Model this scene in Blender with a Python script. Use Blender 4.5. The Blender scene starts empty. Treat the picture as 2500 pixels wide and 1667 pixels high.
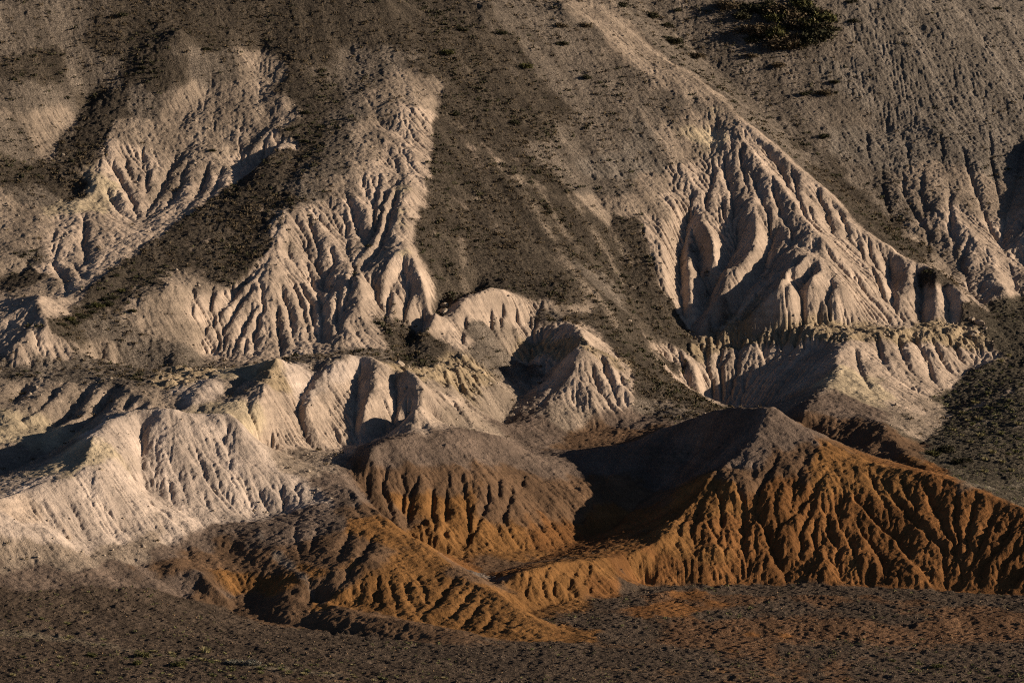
import bpy, math, random
import numpy as np

# ------------------------------------------------------------------ camera, sky, sun
C = bpy.context.scene
FPX, CX, CY = 8333.0, 1176.0, 784.0          # focal length and centre in units of a 2352 px wide picture
PITCH = math.radians(3.46)
CAMZ = 70.0
cam_data = bpy.data.cameras.new('camera')
cam_data.sensor_width = 36.0
cam_data.lens = 36.0 * FPX / 2352.0
cam_data.clip_start = 1.0
cam_data.clip_end = 20000.0
cam = bpy.data.objects.new('camera', cam_data)
cam.location = (0, 0, CAMZ)
cam.rotation_euler = (math.radians(90) - PITCH, 0, 0)
C.collection.objects.link(cam)
C.camera = cam

SUN_EL = math.radians(15.5)
SUN_AZ = math.radians(3.0)                   # from the right; positive leans to the camera's side
world = bpy.data.worlds.new('World')
C.world = world
world.use_nodes = True
wn = world.node_tree
wn.nodes.clear()
sky = wn.nodes.new('ShaderNodeTexSky')
sky.sky_type = 'NISHITA'
sky.sun_disc = False
sky.altitude = 1500.0
sky.air_density = 0.45
sky.dust_density = 0.3
sky.sun_elevation = SUN_EL
sky.sun_rotation = math.radians(90) + SUN_AZ
bg = wn.nodes.new('ShaderNodeBackground')
bg.inputs['Strength'].default_value = 0.05
wo = wn.nodes.new('ShaderNodeOutputWorld')
wn.links.new(sky.outputs[0], bg.inputs[0])
wn.links.new(bg.outputs[0], wo.inputs[0])

sun_data = bpy.data.lights.new('sun', 'SUN')
sun_data.energy = 5.0
sun_data.angle = math.radians(0.5)
sun_data.color = (1.0, 0.86, 0.70)
sun = bpy.data.objects.new('sun', sun_data)
dx, dy, dz = (math.cos(SUN_EL) * math.cos(SUN_AZ), -math.cos(SUN_EL) * math.sin(SUN_AZ), math.sin(SUN_EL))
from mathutils import Vector
sun.rotation_euler = Vector((-dx, -dy, -dz)).to_track_quat('-Z', 'Y').to_euler()
sun.location = (300, 500, 200)
C.collection.objects.link(sun)

C.view_settings.view_transform = 'Standard'
C.view_settings.look = 'None'
C.view_settings.gamma = 1.0
C.cycles.filter_width = 1.1
C.cycles.diffuse_bounces = 1
C.cycles.use_denoising = False
C.view_settings.use_curve_mapping = False
C.view_settings.exposure = 0.45

# ------------------------------------------------------------------ survey of the terrain
# Every line below is a ridge, a gully, a rim or a foot of slope: (picture column, picture row, distance in m).
CT, ST = math.cos(PITCH), math.sin(PITCH)
def at(px, py, y):
    w = (CY - py) / FPX
    yy = CT + ST * w
    zz = -ST + CT * w
    return ((px - CX) / FPX / yy * y, y, CAMZ + zz / yy * y)

LINES = dict(
 plain_a=[(-300,1568,450),(600,1568,450),(1176,1568,450),(2352,1568,450),(2700,1568,450)],
 plain_left=[(-200,1455,480),(0,1462,477),(300,1452,482),(600,1452,489)],
 plain_mid=[(1176,1520,467),(1330,1476,483),(1600,1462,489),(1900,1460,490),(2352,1470,486)],
 plain_edge=[(-200,1355,494),(0,1350,497),(200,1343,501),(340,1355,503),(420,1376,505)],
 scree_foot=[(1420,1420,499),(1700,1425,499),(2000,1430,498),(2352,1440,496),(2600,1440,495)],
 scree_top=[(1455,1345,529),(1600,1342,530),(1900,1342,530),(2150,1352,527),(2352,1366,523),(2500,1370,521)],
 knoll_top=[(380,1352,507.5),(560,1357,509),(700,1375,503.5),(800,1400,497.5),(950,1425,492),(1080,1450,488),(1165,1487,480)],
 knoll_foot=[(497,1402,504.5),(560,1416,501),(660,1436,496.5),(760,1451,492.3),(830,1459,490),(900,1467,487.8),(960,1475,486.3)],
 knoll_back=[(720,1374,505),(860,1412,496),(1000,1440,492.5),(1120,1462,488.5),(1230,1480,482)],
 # white wall, left front
 wall_crest=[(216,947,553),(310,944,549.5),(389,938,550),(439,954,551.5),(515,949,553),(542,956,552.5),(558,980,551),(572,1008,549.5),(612,1037,548.5),(636,1070,547),(684,1090,545),(706,1112,543),(720,1144,539.5)],
 wall_butt=[(310,944,549.5),(250,962,545),(216,985,540.5),(205,1030,534),(190,1070,528.5),(140,1100,524.5),(90,1123,521.5),(0,1155,516),(-120,1190,509),(-300,1230,501)],
 wall_cliff=[(225,1075,528),(330,1010,544.5),(390,1000,545.5),(440,1020,545.5),(520,1030,546.5),(575,1065,543)],
 wall_foot=[(-200,1262,502),(0,1215,508),(100,1225,511),(200,1238,516),(310,1215,522),(420,1222,525),(520,1190,532),(600,1188,534.5),(660,1172,537)],
 wall_apron=[(-200,1320,498),(0,1300,503),(150,1300,506),(240,1305,508.5)],
 wall_notch=[(325,965,549),(325,985,547.3),(332,1060,540.8),(350,1140,533.3)],
 spur_b=[(440,1215,527.5),(520,1275,520),(600,1320,511.5),(690,1366,502.5)],
 dome_b=[(300,1304,511),(340,1292,513),(378,1288,513.5),(450,1312,510),(525,1347,505)],
 dome_b_foot=[(250,1326,505.5),(287,1322,507.5),(310,1348,504.5),(370,1355,504.5)],
 should_c=[(665,1168,536.5),(720,1155,536),(785,1200,527.5),(866,1223,522.5)],
 should_c_gully=[(770,1240,520),(765,1300,510),(748,1370,501)],
 # yellow spur
 yel_crest=[(600,1030,559),(660,1045,557),(740,1080,549.5),(818,1130,539),(929,1220,525.5),(994,1267,518),(1059,1310,511),(1106,1339,506),(1149,1357,503),(1203,1400,497.5),(1239,1429,493),(1311,1470,486.5)],
 yel_front=[(866,1223,523),(930,1268,516)],
 yel_front_gul=[(830,1260,514),(790,1320,507),(765,1378,500)],
 yel_foot=[(765,1385,499.5),(860,1405,497.5),(960,1425,494.8),(1060,1450,491),(1160,1470,486.5),(1250,1476,484),(1320,1474,484.5)],
 # fluted dome
 dome_crest=[(843,1029,552),(879,1012,556),(960,996,560),(1052,990,564),(1149,998,569),(1203,1030,572),(1232,1048,574)],
 dome_rim=[(835,1065,551),(872,1072,551.5),(965,1096,551),(1048,1090,553),(1117,1106,554),(1200,1110,558)],
 dome_foot=[(828,1085,552),(830,1125,546),(880,1190,541.5),(933,1238,536.5),(994,1275,534),(1052,1290,532)],
 basin_out=[(1052,1290,532),(1100,1322,522),(1150,1351,512),(1210,1408,503.5),(1300,1450,493)],
 # orange hill
 or_crest=[(1232,1048,574),(1365,1030,580),(1455,1008,582),(1509,976,582),(1580,954,580),(1640,940,576),(1687,933,573.5),(1719,938,572),(1773,933,571),(1802,962,569),(1849,987,567),(1903,1017,564),(1957,1046,561),(1993,1062,559),(2047,1071,555.5),(2119,1083,553),(2191,1108,550),(2263,1137,546),(2352,1170,541),(2450,1205,535),(2650,1260,527)],
 or_ridge=[(1773,933,571),(1748,985,565.5),(1700,1053,558.5),(1660,1070,556.5),(1626,1090,554.5),(1612,1125,550.5),(1575,1165,546),(1545,1215,541),(1500,1250,536),(1448,1270,531.5),(1390,1279,528),(1268,1292,519.5),(1196,1312,515.5),(1153,1330,514)],
 or_bowl=[(1600,1040,573),(1500,1130,566),(1400,1215,553),(1300,1262,543),(1200,1292,533),(1130,1318,525)],
 or_rib=[(1903,1017,564),(1905,1070,556),(1895,1130,548.5)],
 or_front=[(1620,1180,543),(1590,1260,537.5)],
 or_ribr=[(2352,1210,536),(2300,1270,531.5),(2240,1335,527)],
 or_foot=[(1215,1405,505.5),(1275,1389,511),(1360,1375,515.5),(1437,1362,520.5),(1545,1345,529)],
 # behind the crest
 back_valley=[(1230,1046,578),(1130,1000,580),(1112,985,583),(1100,940,591),(1122,885,603)],
 # right valley floor
 rv_floor=[(2290,745,667),(2352,850,646),(2352,950,615),(2352,1050,590),(2352,1120,572),(2452,1160,562)],
 rv_floor2=[(2500,780,662),(2500,900,632),(2500,1050,592),(2560,1150,565)],
 rv_toe=[(2235,828,651),(2165,925,633),(2168,960,621),(2122,1015,601),(2140,1062,586),(2185,1100,572)],
 # right block
 rb_ridge=[(1939,782,647),(1916,830,637),(1920,865,629.5),(1880,905,619),(1845,940,610),(1828,985,600)],
 rb_skirt=[(1880,905,620),(1960,945,612),(2029,968,603),(2080,1038,589),(2130,1075,580)],
 rb_cap=[(1590,775,655.5),(1650,772,654.3),(1720,770,653.3),(1800,765,652),(1880,762,650.8),(1940,768,648.5),(2000,760,651.5),(2100,762,654.5),(2200,768,656.5),(2228,775,657)],
 rb_bench=[(1600,765,656.3),(1720,757,654.8),(1800,754,653.8),(1880,750,654.5),(2000,748,658),(2119,745,662),(2190,750,662.5),(2240,752,663)],
 rb_face=[(1610,830,647.5),(1700,812,649.3),(1800,806,649),(1880,800,648.3)],
 rb_facer=[(1990,800,647.5),(2100,805,648.5),(2190,812,649.5)],
 rb_foot=[(1622,925,641),(1700,936,638),(1780,950,631)],
 # right block above the bench
 main_ridge=[(1395,-10,757),(1440,40,750),(1500,110,741),(1560,155,733),(1640,210,725),(1700,270,716.5),(1790,340,707),(1870,405,699),(1920,455,694.5),(1960,510,689),(2020,555,684),(2080,590,680),(2133,605,678),(2170,640,673),(2202,663,670),(2225,700,667),(2228,740,664)],
 mid_ridge=[(1640,215,724),(1640,290,714),(1669,300,712),(1723,356,704),(1759,389,699),(1817,443,690.5),(1867,504,682),(1900,560,674.5),(1889,584,672),(1907,600,669),(1925,630,664.5),(1939,655,661),(1962,700,659.5),(1990,743,658)],
 mid_right=[(1900,560,674.5),(1945,612,670),(2004,677,665.5),(2060,715,663.8),(2110,742,662.3)],
 mid_gul=[(1730,320,710.5),(1830,420,697),(1930,530,684),(2010,620,673),(2090,715,665)],
 left_rib=[(1640,290,714),(1630,345,707),(1588,414,697),(1552,490,685),(1524,525,678),(1532,630,666),(1555,705,660.5),(1574,752,657)],
 rib_a=[(1700,330,708),(1700,400,699),(1700,450,691),(1740,517,681.5),(1726,588,671),(1668,668,662),(1606,745,657)],
 rib_r1=[(2083,591,680),(2090,640,673),(2080,715,664.5)],
 rib_r2=[(2133,605,678),(2150,660,670.5),(2155,748,662.5)],
 rib_r3=[(2202,663,670),(2205,735,663.5)],
 gul_r1=[(2040,590,681.5),(2045,660,673),(2050,705,666.5)],
 gul_r2=[(2108,620,678),(2118,690,669.5),(2112,742,663.8)],
 gul_r3=[(2172,655,673.5),(2182,710,667),(2182,748,663)],
 # right back slope
 rs_valley=[(1480,20,765),(1600,120,756),(1700,205,744),(1830,335,727),(1960,462,711),(2100,575,695),(2220,670,681),(2290,742,668)],
 rs_top=[(1500,0,768),(1800,0,771),(2100,0,776),(2352,0,790),(2600,0,800)],
 rs_mid=[(2000,300,740),(2150,300,738),(2352,300,742),(2600,300,750)],
 rs_rib1=[(2000,420,722),(2050,490,711),(2110,560,700)],
 rs_rib2=[(2090,400,725),(2140,500,709),(2170,590,696),(2190,640,688)],
 rs_rib3=[(2170,450,715),(2210,520,705),(2265,575,697),(2308,655,681),(2315,690,675)],
 rs_rib4=[(2352,470,714),(2335,560,700),(2352,620,691)],
 rs_rib5=[(2430,300,737),(2410,450,714),(2425,600,691.5)],
 rs_gul=[(2352,280,745),(2335,420,724),(2300,540,706),(2335,690,678),(2320,740,668)],
 # central scree chute
 chute=[(1120,0,731),(1100,100,716),(1095,200,702),(1090,300,686),(1080,400,669),(1085,500,654),(1080,600,640),(1030,690,627),(960,780,613)],
 chute_r=[(1300,0,742),(1300,150,723),(1330,300,703),(1370,450,685),(1420,560,672),(1470,680,659),(1520,800,646),(1570,870,642),(1612,925,638)],
 chute_rib=[(1190,420,671),(1240,500,663),(1300,590,653),(1370,670,644),(1420,740,637)],
 # central rib
 cen_rib=[(900,0,718),(930,150,700),(960,230,687),(962,330,670),(945,430,651),(930,520,638.5),(940,575,630.5),(970,620,624),(990,660,620),(990,720,614.5),(945,782,608.5)],
 cen_left=[(940,575,629.5),(905,590,626.7),(890,640,621.1),(870,700,615)],
 cen_gul=[(880,480,642.7),(868,560,632.5),(850,620,624.1),(850,640,623.1),(895,770,609)],
 cen_gul2=[(930,630,625.6),(900,700,616),(890,760,609.2)],
 cone_m1=[(790,540,638),(810,620,624.5),(829,645,619),(830,690,614.5),(842,785,604)],
 cone_m1g=[(760,620,623.5),(772,700,614.3),(772,785,601)],
 cone_m1f=[(790,805,600),(870,800,602),(895,795,605)],
 # left cone
 lc_up=[(800,300,672.9),(700,400,654.8),(650,520,635),(640,580,627),(623,630,620)],
 lc_front=[(623,630,620),(612,677,615.3),(610,740,609.6),(603,805,602.5)],
 lc_right=[(623,630,620),(680,660,618.8),(730,720,613.9),(750,795,604.5)],
 lc_left=[(612,677,615.3),(540,750,607.5),(475,825,600.5)],
 lc_foot=[(470,835,597),(560,832,597),(640,822,598),(740,812,599)],
 lc_gulr=[(690,560,633.3),(720,620,624.9),(765,690,619.6)],
 # left scree tongue and the pale lobes
 top=[(-200,0,684),(0,0,690),(300,0,700),(600,0,708),(900,0,716)],
 tongue=[(680,100,701),(660,200,685.9),(640,300,670.9),(570,430,651.4),(480,510,637.1),(400,570,626.4),(280,650,610.8),(190,715,598.2)],
 tongue_r=[(800,120,703.1),(760,250,682.4),(680,380,659.6),(610,500,639.8),(560,590,626),(500,680,613.7)],
 tongue_gul=[(640,352,670),(500,452,648.5),(330,572,624.5),(220,660,606.5),(140,735,591.5),(165,800,584),(170,850,579.5)],
 lobe_1=[(600,110,700),(590,200,687),(610,260,677.5),(625,320,668)],
 lobe_2=[(480,200,686.4),(420,265,676.6),(330,290,671.9),(230,390,655.4),(200,440,647.9),(120,545,630.5),(90,640,613.2),(110,690,604.3)],
 lobe_holl=[(430,330,669.1),(370,430,654.5),(330,510,639.6),(310,560,626.2)],
 lobe_gul=[(420,60,691.9),(200,240,679.4),(120,330,663.5),(60,380,655.2),(0,425,646.8),(-120,500,631.3)],
 lobe_3=[(150,100,686.7),(0,240,665.6),(-100,330,650.2)],
 lobe_4=[(120,390,655.9),(60,470,641.8),(0,530,631),(-100,600,618)],
 lobe_4g=[(170,440,651),(100,500,637.3),(30,570,623.7),(-80,660,608.5)],
 lobe_5=[(30,600,619.9),(0,650,612),(-60,720,600)],
 mid_slope=[(400,640,610.4),(330,700,603),(260,760,595.6),(250,820,588.7)],
 mid_slope2=[(480,690,611.4),(440,760,602.5),(400,830,590)],
 slope_gul=[(455,790,600.4),(465,830,598),(455,850,590)],
 knob=[(30,700,597),(83,681,595),(110,730,588.1),(100,780,583.8),(150,838,580)],
 knob_r=[(60,760,584.5),(40,820,579.3)],
 knob_back=[(0,690,602.7),(90,672,599.6),(130,700,594.7)],
 # left bench and the striped badlands under it
 bench_l=[(-200,860,575),(0,852,577),(100,850,578),(200,848,578),(330,850,580),(455,850,584)],
 bench_edge=[(-200,872,571),(0,866,573),(110,866,573),(216,861,574),(330,862,576),(450,858,577)],
 ml_crest=[(216,861,574),(300,893,566),(340,918,561.5),(385,936,558)],
 ml_r1=[(110,866,573),(60,905,566.5),(0,940,561),(-60,970,557)],
 ml_r2=[(216,861,574),(170,910,567),(120,955,561.5),(60,985,557.5),(20,1010,552)],
 ml_r3=[(260,878,570.5),(220,930,564.5),(170,970,560),(125,985,558)],
 ml_g1=[(150,875,570),(90,935,560.5),(20,965,557)],
 ml_g2=[(235,890,568),(190,940,561),(130,975,557)],
 ml_g3=[(300,905,564),(250,950,558.5),(180,985,554)],
 ml_hollow=[(230,975,559),(150,1020,552),(80,1060,546),(0,1090,538),(-100,1120,529)],
 ml_gully=[(440,870,573),(390,885,569),(375,915,565),(400,945,560),(470,962,558)],
 wedge=[(560,838,579),(530,858,574),(470,880,568),(430,920,561.5)],
 wedge_s=[(590,860,576),(520,905,567),(460,950,560)],
 # pale tepees
 tp_ridge=[(560,845,583),(600,830,578),(637,807,575.5),(655,835,575.1),(690,846,576.3),(725,850,578.5),(757,826,581.5),(809,806,583.8),(843,808,584.1),(866,822,582.5),(915,845,581.6),(942,838,581.3),(973,874,576)],
 tp_back=[(660,815,588),(760,815,592),(850,815,595),(930,828,596)],
 tp_left=[(637,807,575.8),(617,870,567.5),(606,905,564),(592,960,559.5)],
 tp_1=[(809,806,583.8),(765,850,578.7),(725,905,571.5),(692,945,565.2)],
 tp_1g=[(725,850,580),(690,900,572.2),(684,935,568.1),(706,1025,559.4)],
 tp_2g=[(830,830,584.4),(818,870,580.1),(815,940,572.7),(818,1015,565.6)],
 tp_3=[(866,822,582.5),(858,880,575.8),(828,935,568.9)],
 tp_3g=[(915,845,583.6),(912,910,575.2),(895,985,569.5)],
 tp_4=[(973,874,576),(960,920,569.3),(945,975,564.7)],
 tp_4r=[(973,874,576),(1020,930,574.5),(1065,985,577.5)],
 tp_foot=[(600,1020,556.5),(660,1030,559),(750,1035,562),(820,1025,565.5),(890,1000,570),(950,990,572),(1065,985,576)],
 tp_wall=[(1000,862,590),(1040,905,583),(1085,965,578)],
 tp_wallg=[(975,880,583),(1020,940,576),(1080,985,577)],
 # centre bench, lobes and cone M
 bench_c=[(940,836,594),(958,846,596),(1000,838,598),(1045,826,605),(1075,812,609),(1131,826,613)],
 bench_cf=[(965,858,589),(1045,845,599),(1100,850,602),(1130,850,603)],
 lobes=[(1027,742,616),(1060,700,622),(1131,655,629),(1180,668,630),(1240,690,633),(1310,655,641)],
 lobe_c1=[(1131,655,629),(1085,715,622.5),(1110,790,615.5)],
 lobe_c2=[(1180,668,631),(1150,740,624),(1165,770,621.5)],
 lobe_c3=[(1240,690,634),(1200,760,626),(1225,780,624.5)],
 lobe_c0=[(1060,700,622),(1010,780,611),(995,830,602.5)],
 lobe_foot=[(1000,835,602),(1060,806,609.5),(1130,795,616),(1180,788,621),(1240,785,624)],
 gul_chute=[(1095,668,636),(1020,702,627.5),(985,760,617.5),(950,800,610),(930,830,602)],
 m_ridge=[(1300,760,622),(1320,735,626),(1345,780,615.5),(1335,795,611.5),(1320,850,606.5),(1290,910,601.3),(1225,965,593)],
 m_cap=[(1130,850,612),(1190,825,618.5),(1250,803,621),(1300,795,618),(1335,790,612.8),(1400,800,613),(1440,835,611.8)],
 m_capf=[(1150,878,608),(1250,838,616),(1330,805,610.5),(1400,818,610.3),(1440,848,609.5)],
 m_right=[(1440,835,612),(1450,880,606),(1452,905,602.5)],
 m_skirt=[(1180,1005,586),(1250,1000,588),(1350,990,594),(1450,960,599),(1510,945,604)],
 m_foot=[(1210,1026,582),(1300,1032,584),(1400,1022,586),(1500,985,592)],
 m_face=[(1390,850,607.5),(1360,920,600)],
 knoll_rim=[(500,1383,507),(560,1391,504),(610,1393,503),(660,1402,499.3),(700,1404,499),(760,1416,494.8),(830,1426,492.6),(870,1432,491),(900,1430,491.5),(960,1441,489.2)],
 m_alc=[(1275,850,616),(1230,880,611),(1180,930,602),(1150,985,593)],
 spur_gully=[(576,1206,528),(641,1281,516),(706,1339,504.5)],
 rib_f=[(1878,582,673),(1840,583,668),(1813,586,665),(1784,639,657),(1704,704,655.7),(1655,757,655.5)],
 rib_g=[(1907,597,669),(1842,631,659),(1798,676,655.5),(1762,748,654.6)],
 rib_g2=[(1798,676,655.5),(1815,745,655)],
 rib_i=[(1910,624,666),(1880,665,659),(1862,705,657)],
 rib_j=[(1939,655,661),(1920,690,658),(1892,744,656)],
 lobe_b=[(1588,414,697),(1598,494,686),(1640,560,675),(1656,602,669),(1643,650,665)],
 lobe_c=[(1582,560,679),(1576,590,673.5),(1590,650,665.5),(1597,705,660.5)],
 lobe_k1=[(1960,560,681),(2001,650,669),(2010,692,665)],
 lobe_k2=[(2025,592,680),(2052,680,667.5),(2058,722,664)],
 spur_b2=[(400,1250,521.5),(450,1285,517),(530,1335,508.5)],
 val_df=[(1775,540,681),(1760,600,673),(1702,680,664.5),(1640,750,659)],
 val_bd=[(1692,555,681),(1650,640,671),(1602,725,662.5),(1585,750,659.5)],
 val_fg=[(1835,608,669),(1792,668,660.5),(1730,722,657.5),(1702,755,656.3)],
 val_h=[(1868,640,666),(1842,668,661.5),(1838,728,656.8)],
 val_ac=[(1577,510,687),(1562,580,678),(1557,650,668.5),(1573,738,659)],
 val_bc=[(1606,570,680),(1615,625,671.5),(1606,700,663.5)],
 ch_outcrop=[(1500,795,646),(1560,795,648),(1590,830,644),(1612,880,640)],
)
# points never seen from the road: metres
HIDDEN = [
 [(-140,815,135),(-60,822,141),(0,828,141),(140,840,136)],
 [(-140,770,112),(-80,775,114)],
 [(40,617,19.6),(50,605,17.6),(58,592,15.6),(66,578,13.8)],
 [(32,632,21),(40,617,19.6)],
 [(-60,560,24.5),(-50,562,25)],
 [(10,545,6.5),(0,540,6.0)],
 [(-20,540,9.5),(-14,535,7.0)],
 [(-67,590,29.5),(-52,592,29.5),(-40,594,29.3)],
 [(-140,425,0),(0,425,0),(140,425,0)],
]

# ------------------------------------------------------------------ height field
X0, X1, Y0, Y1 = -140.0, 140.0, 425.0, 825.0
CELL = 0.4
NX, NY = int((X1 - X0) / CELL) + 1, int((Y1 - Y0) / CELL) + 1

def samples():
    out = []
    def seg(P):
        for a, b in zip(P[:-1], P[1:]):
            n = max(2, int(math.dist(a, b) / 0.2))
            t = np.linspace(0, 1, n)[:, None]
            out.append(np.array(a)[None] * (1 - t) + np.array(b)[None] * t)
    for k, L in LINES.items():
        seg([at(*p) for p in L])
    for L in HIDDEN:
        seg(L)
    return np.concatenate(out)

def up2(a, shape):
    ny, nx = shape
    yi = np.linspace(0, a.shape[0] - 1, ny); xi = np.linspace(0, a.shape[1] - 1, nx)
    y0 = np.minimum(yi.astype(int), a.shape[0] - 2); x0 = np.minimum(xi.astype(int), a.shape[1] - 2)
    fy = (yi - y0)[:, None]; fx = (xi - x0)[None]
    A = a[y0][:, x0]; B = a[y0][:, x0 + 1]; Cc = a[y0 + 1][:, x0]; D = a[y0 + 1][:, x0 + 1]
    return (A * (1 - fx) + B * fx) * (1 - fy) + (Cc * (1 - fx) + D * fx) * fy

def solve(S):
    H = None
    for lev in (5, 4, 3, 2, 1, 0):
        c = CELL * 2 ** lev
        nx, ny = int(round((X1 - X0) / c)) + 1, int(round((Y1 - Y0) / c)) + 1
        ix = np.clip(np.rint((S[:, 0] - X0) / c).astype(int), 0, nx - 1)
        iy = np.clip(np.rint((S[:, 1] - Y0) / c).astype(int), 0, ny - 1)
        ok = (S[:, 0] > X0 - c) & (S[:, 0] < X1 + c) & (S[:, 1] > Y0 - c) & (S[:, 1] < Y1 + c)
        idx = (iy * nx + ix)[ok]
        cnt = np.bincount(idx, minlength=nx * ny)
        sm = np.bincount(idx, weights=S[ok, 2], minlength=nx * ny)
        M = (cnt > 0).reshape(ny, nx)
        V = (sm / np.maximum(cnt, 1)).reshape(ny, nx)
        H = np.full((ny, nx), V[M].mean()) if H is None else up2(H, (ny, nx))
        H[M] = V[M]
        for it in range(400 if lev > 2 else 180):
            P = np.pad(H, 1, mode='edge')
            H = 0.25 * (P[:-2, 1:-1] + P[2:, 1:-1] + P[1:-1, :-2] + P[1:-1, 2:])
            H[M] = V[M]
    return H

def blur(a, n=1):
    for _ in range(n):
        P = np.pad(a, 1, mode='edge')
        a = 0.25 * (P[:-2, 1:-1] + 2 * P[1:-1, 1:-1] + P[2:, 1:-1])
        P = np.pad(a, 1, mode='edge')
        a = 0.25 * (P[1:-1, :-2] + 2 * P[1:-1, 1:-1] + P[1:-1, 2:])
    return a

H = solve(samples())
H = blur(H, 5)

# ------------------------------------------------------------------ rills: noise drawn out along the fall line, cut as V gullies between rounded backs
rng = np.random.default_rng(7)

def sstep(a, b, x):
    t = np.clip((x - a) / (b - a), 0, 1)
    return t * t * (3 - 2 * t)

def vnoise(shape, cell, size, seed):
    """smooth value noise over the map; size in metres"""
    r = np.random.default_rng(seed)
    ny = int(shape[0] * cell / size) + 4; nx = int(shape[1] * cell / size) + 4
    g = r.standard_normal((ny, nx))
    yy = np.arange(shape[0]) * cell / size; xx = np.arange(shape[1]) * cell / size
    y0 = yy.astype(int); x0 = xx.astype(int)
    fy = (yy - y0)[:, None]; fx = (xx - x0)[None]
    fy = fy * fy * (3 - 2 * fy); fx = fx * fx * (3 - 2 * fx)
    a = g[y0][:, x0]; b = g[y0][:, x0 + 1]; c = g[y0 + 1][:, x0]; d = g[y0 + 1][:, x0 + 1]
    return (a * (1 - fx) + b * fx) * (1 - fy) + (c * (1 - fx) + d * fx) * fy

def fbm(shape, cell, size, seed, octaves=4, gain=0.5):
    out = 0; amp = 1.0
    for k in range(octaves):
        if size / 2 ** k < cell * 1.2: break
        out = out + amp * vnoise(shape, cell, size / 2 ** k, seed + 11 * k)
        amp *= gain
    return out

def lic(H, cell, width, length, seed, smooth=2):
    """noise of the given width averaged along the line of steepest descent"""
    ny, nx = H.shape
    n = np.random.default_rng(seed).standard_normal((ny, nx)).astype(np.float32)
    s = max(width / cell / 2.2, 0.5)
    n = blur(n, max(1, int(round(s * s * 2))))
    n /= n.std()
    gy, gx = np.gradient(blur(H, smooth), cell)
    g = np.sqrt(gx * gx + gy * gy) + 1e-4
    ux = (gx / g).astype(np.float32); uy = (gy / g).astype(np.float32)
    acc = n.copy(); w = 1.0
    steps = int(length / cell)
    JX, JY = np.meshgrid(np.arange(nx, dtype=np.float32), np.arange(ny, dtype=np.float32))
    for sgn in (1, -1):
        px = JX.copy(); py = JY.copy()
        for k in range(steps):
            ix = np.clip(np.rint(px).astype(np.int32), 0, nx - 1); iy = np.clip(np.rint(py).astype(np.int32), 0, ny - 1)
            f = iy * nx + ix
            px += sgn * ux.ravel()[f]; py += sgn * uy.ravel()[f]
            wk = 1.0 - k / steps
            ix = np.clip(np.rint(px).astype(np.int32), 0, nx - 1); iy = np.clip(np.rint(py).astype(np.int32), 0, ny - 1)
            acc += wk * n.ravel()[iy * nx + ix]
    acc -= blur(acc, 30)
    sd = np.sqrt(blur(acc * acc, 60)) + 1e-6
    return acc / sd

def slope(H, c):
    gy, gx = np.gradient(H, c)
    return np.sqrt(gx * gx + gy * gy)

def rill(v):
    return np.minimum(np.abs(v), 1.4) ** 0.45 - 0.85

def erode(H, c, K, iters, k, D, cap, seed, jitter=0.03):
    """running water: every cell drains to its lowest neighbour, the more water and the steeper the deeper the cut"""
    ny, nx = H.shape
    r = np.random.default_rng(seed)
    n = ny * nx
    base = np.arange(n, dtype=np.int64).reshape(ny, nx)
    offs = [(-1, 0, 1.0), (1, 0, 1.0), (0, -1, 1.0), (0, 1, 1.0), (-1, -1, 1.4142), (-1, 1, 1.4142), (1, -1, 1.4142), (1, 1, 1.4142)]
    H = H.astype(np.float32).copy()
    for it in range(iters):
        P = np.pad(H + jitter * r.standard_normal((ny, nx)).astype(np.float32), 1, constant_values=1e6)
        best = np.zeros((ny, nx), np.float32); rec = base.copy()
        Hc = P[1:-1, 1:-1]
        for dy_, dx_, d in offs:
            s = (Hc - P[1 + dy_:1 + dy_ + ny, 1 + dx_:1 + dx_ + nx]) / (d * c)
            m = s > best
            best = np.where(m, s, best); rec = np.where(m, base + dy_ * nx + dx_, rec)
        rec = rec.ravel()
        rk = np.where(rec == base.ravel(), n, rec)              # n is a sink
        rk = np.append(rk, n)
        A = np.full(n + 1, c * c); A[n] = 0
        for _ in range(7):                                      # doubling: water from up to 2^7 cells away
            add = np.bincount(rk, weights=A, minlength=n + 1)
            add[n] = 0
            A = A + add
            rk = rk[rk]
        A = A[:n].reshape(ny, nx).astype(np.float32)
        e = k * K * np.minimum(np.sqrt(A / c), cap) * np.minimum(best, 1.5)
        low = H.ravel()[rec].reshape(ny, nx)
        H = np.maximum(H - e, np.minimum(H, low + 0.02))
        P = np.pad(H, 1, mode='edge')
        H = H + D * K * (0.25 * (P[:-2, 1:-1] + P[2:, 1:-1] + P[1:-1, :-2] + P[1:-1, 2:]) - H)
    return H

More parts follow.
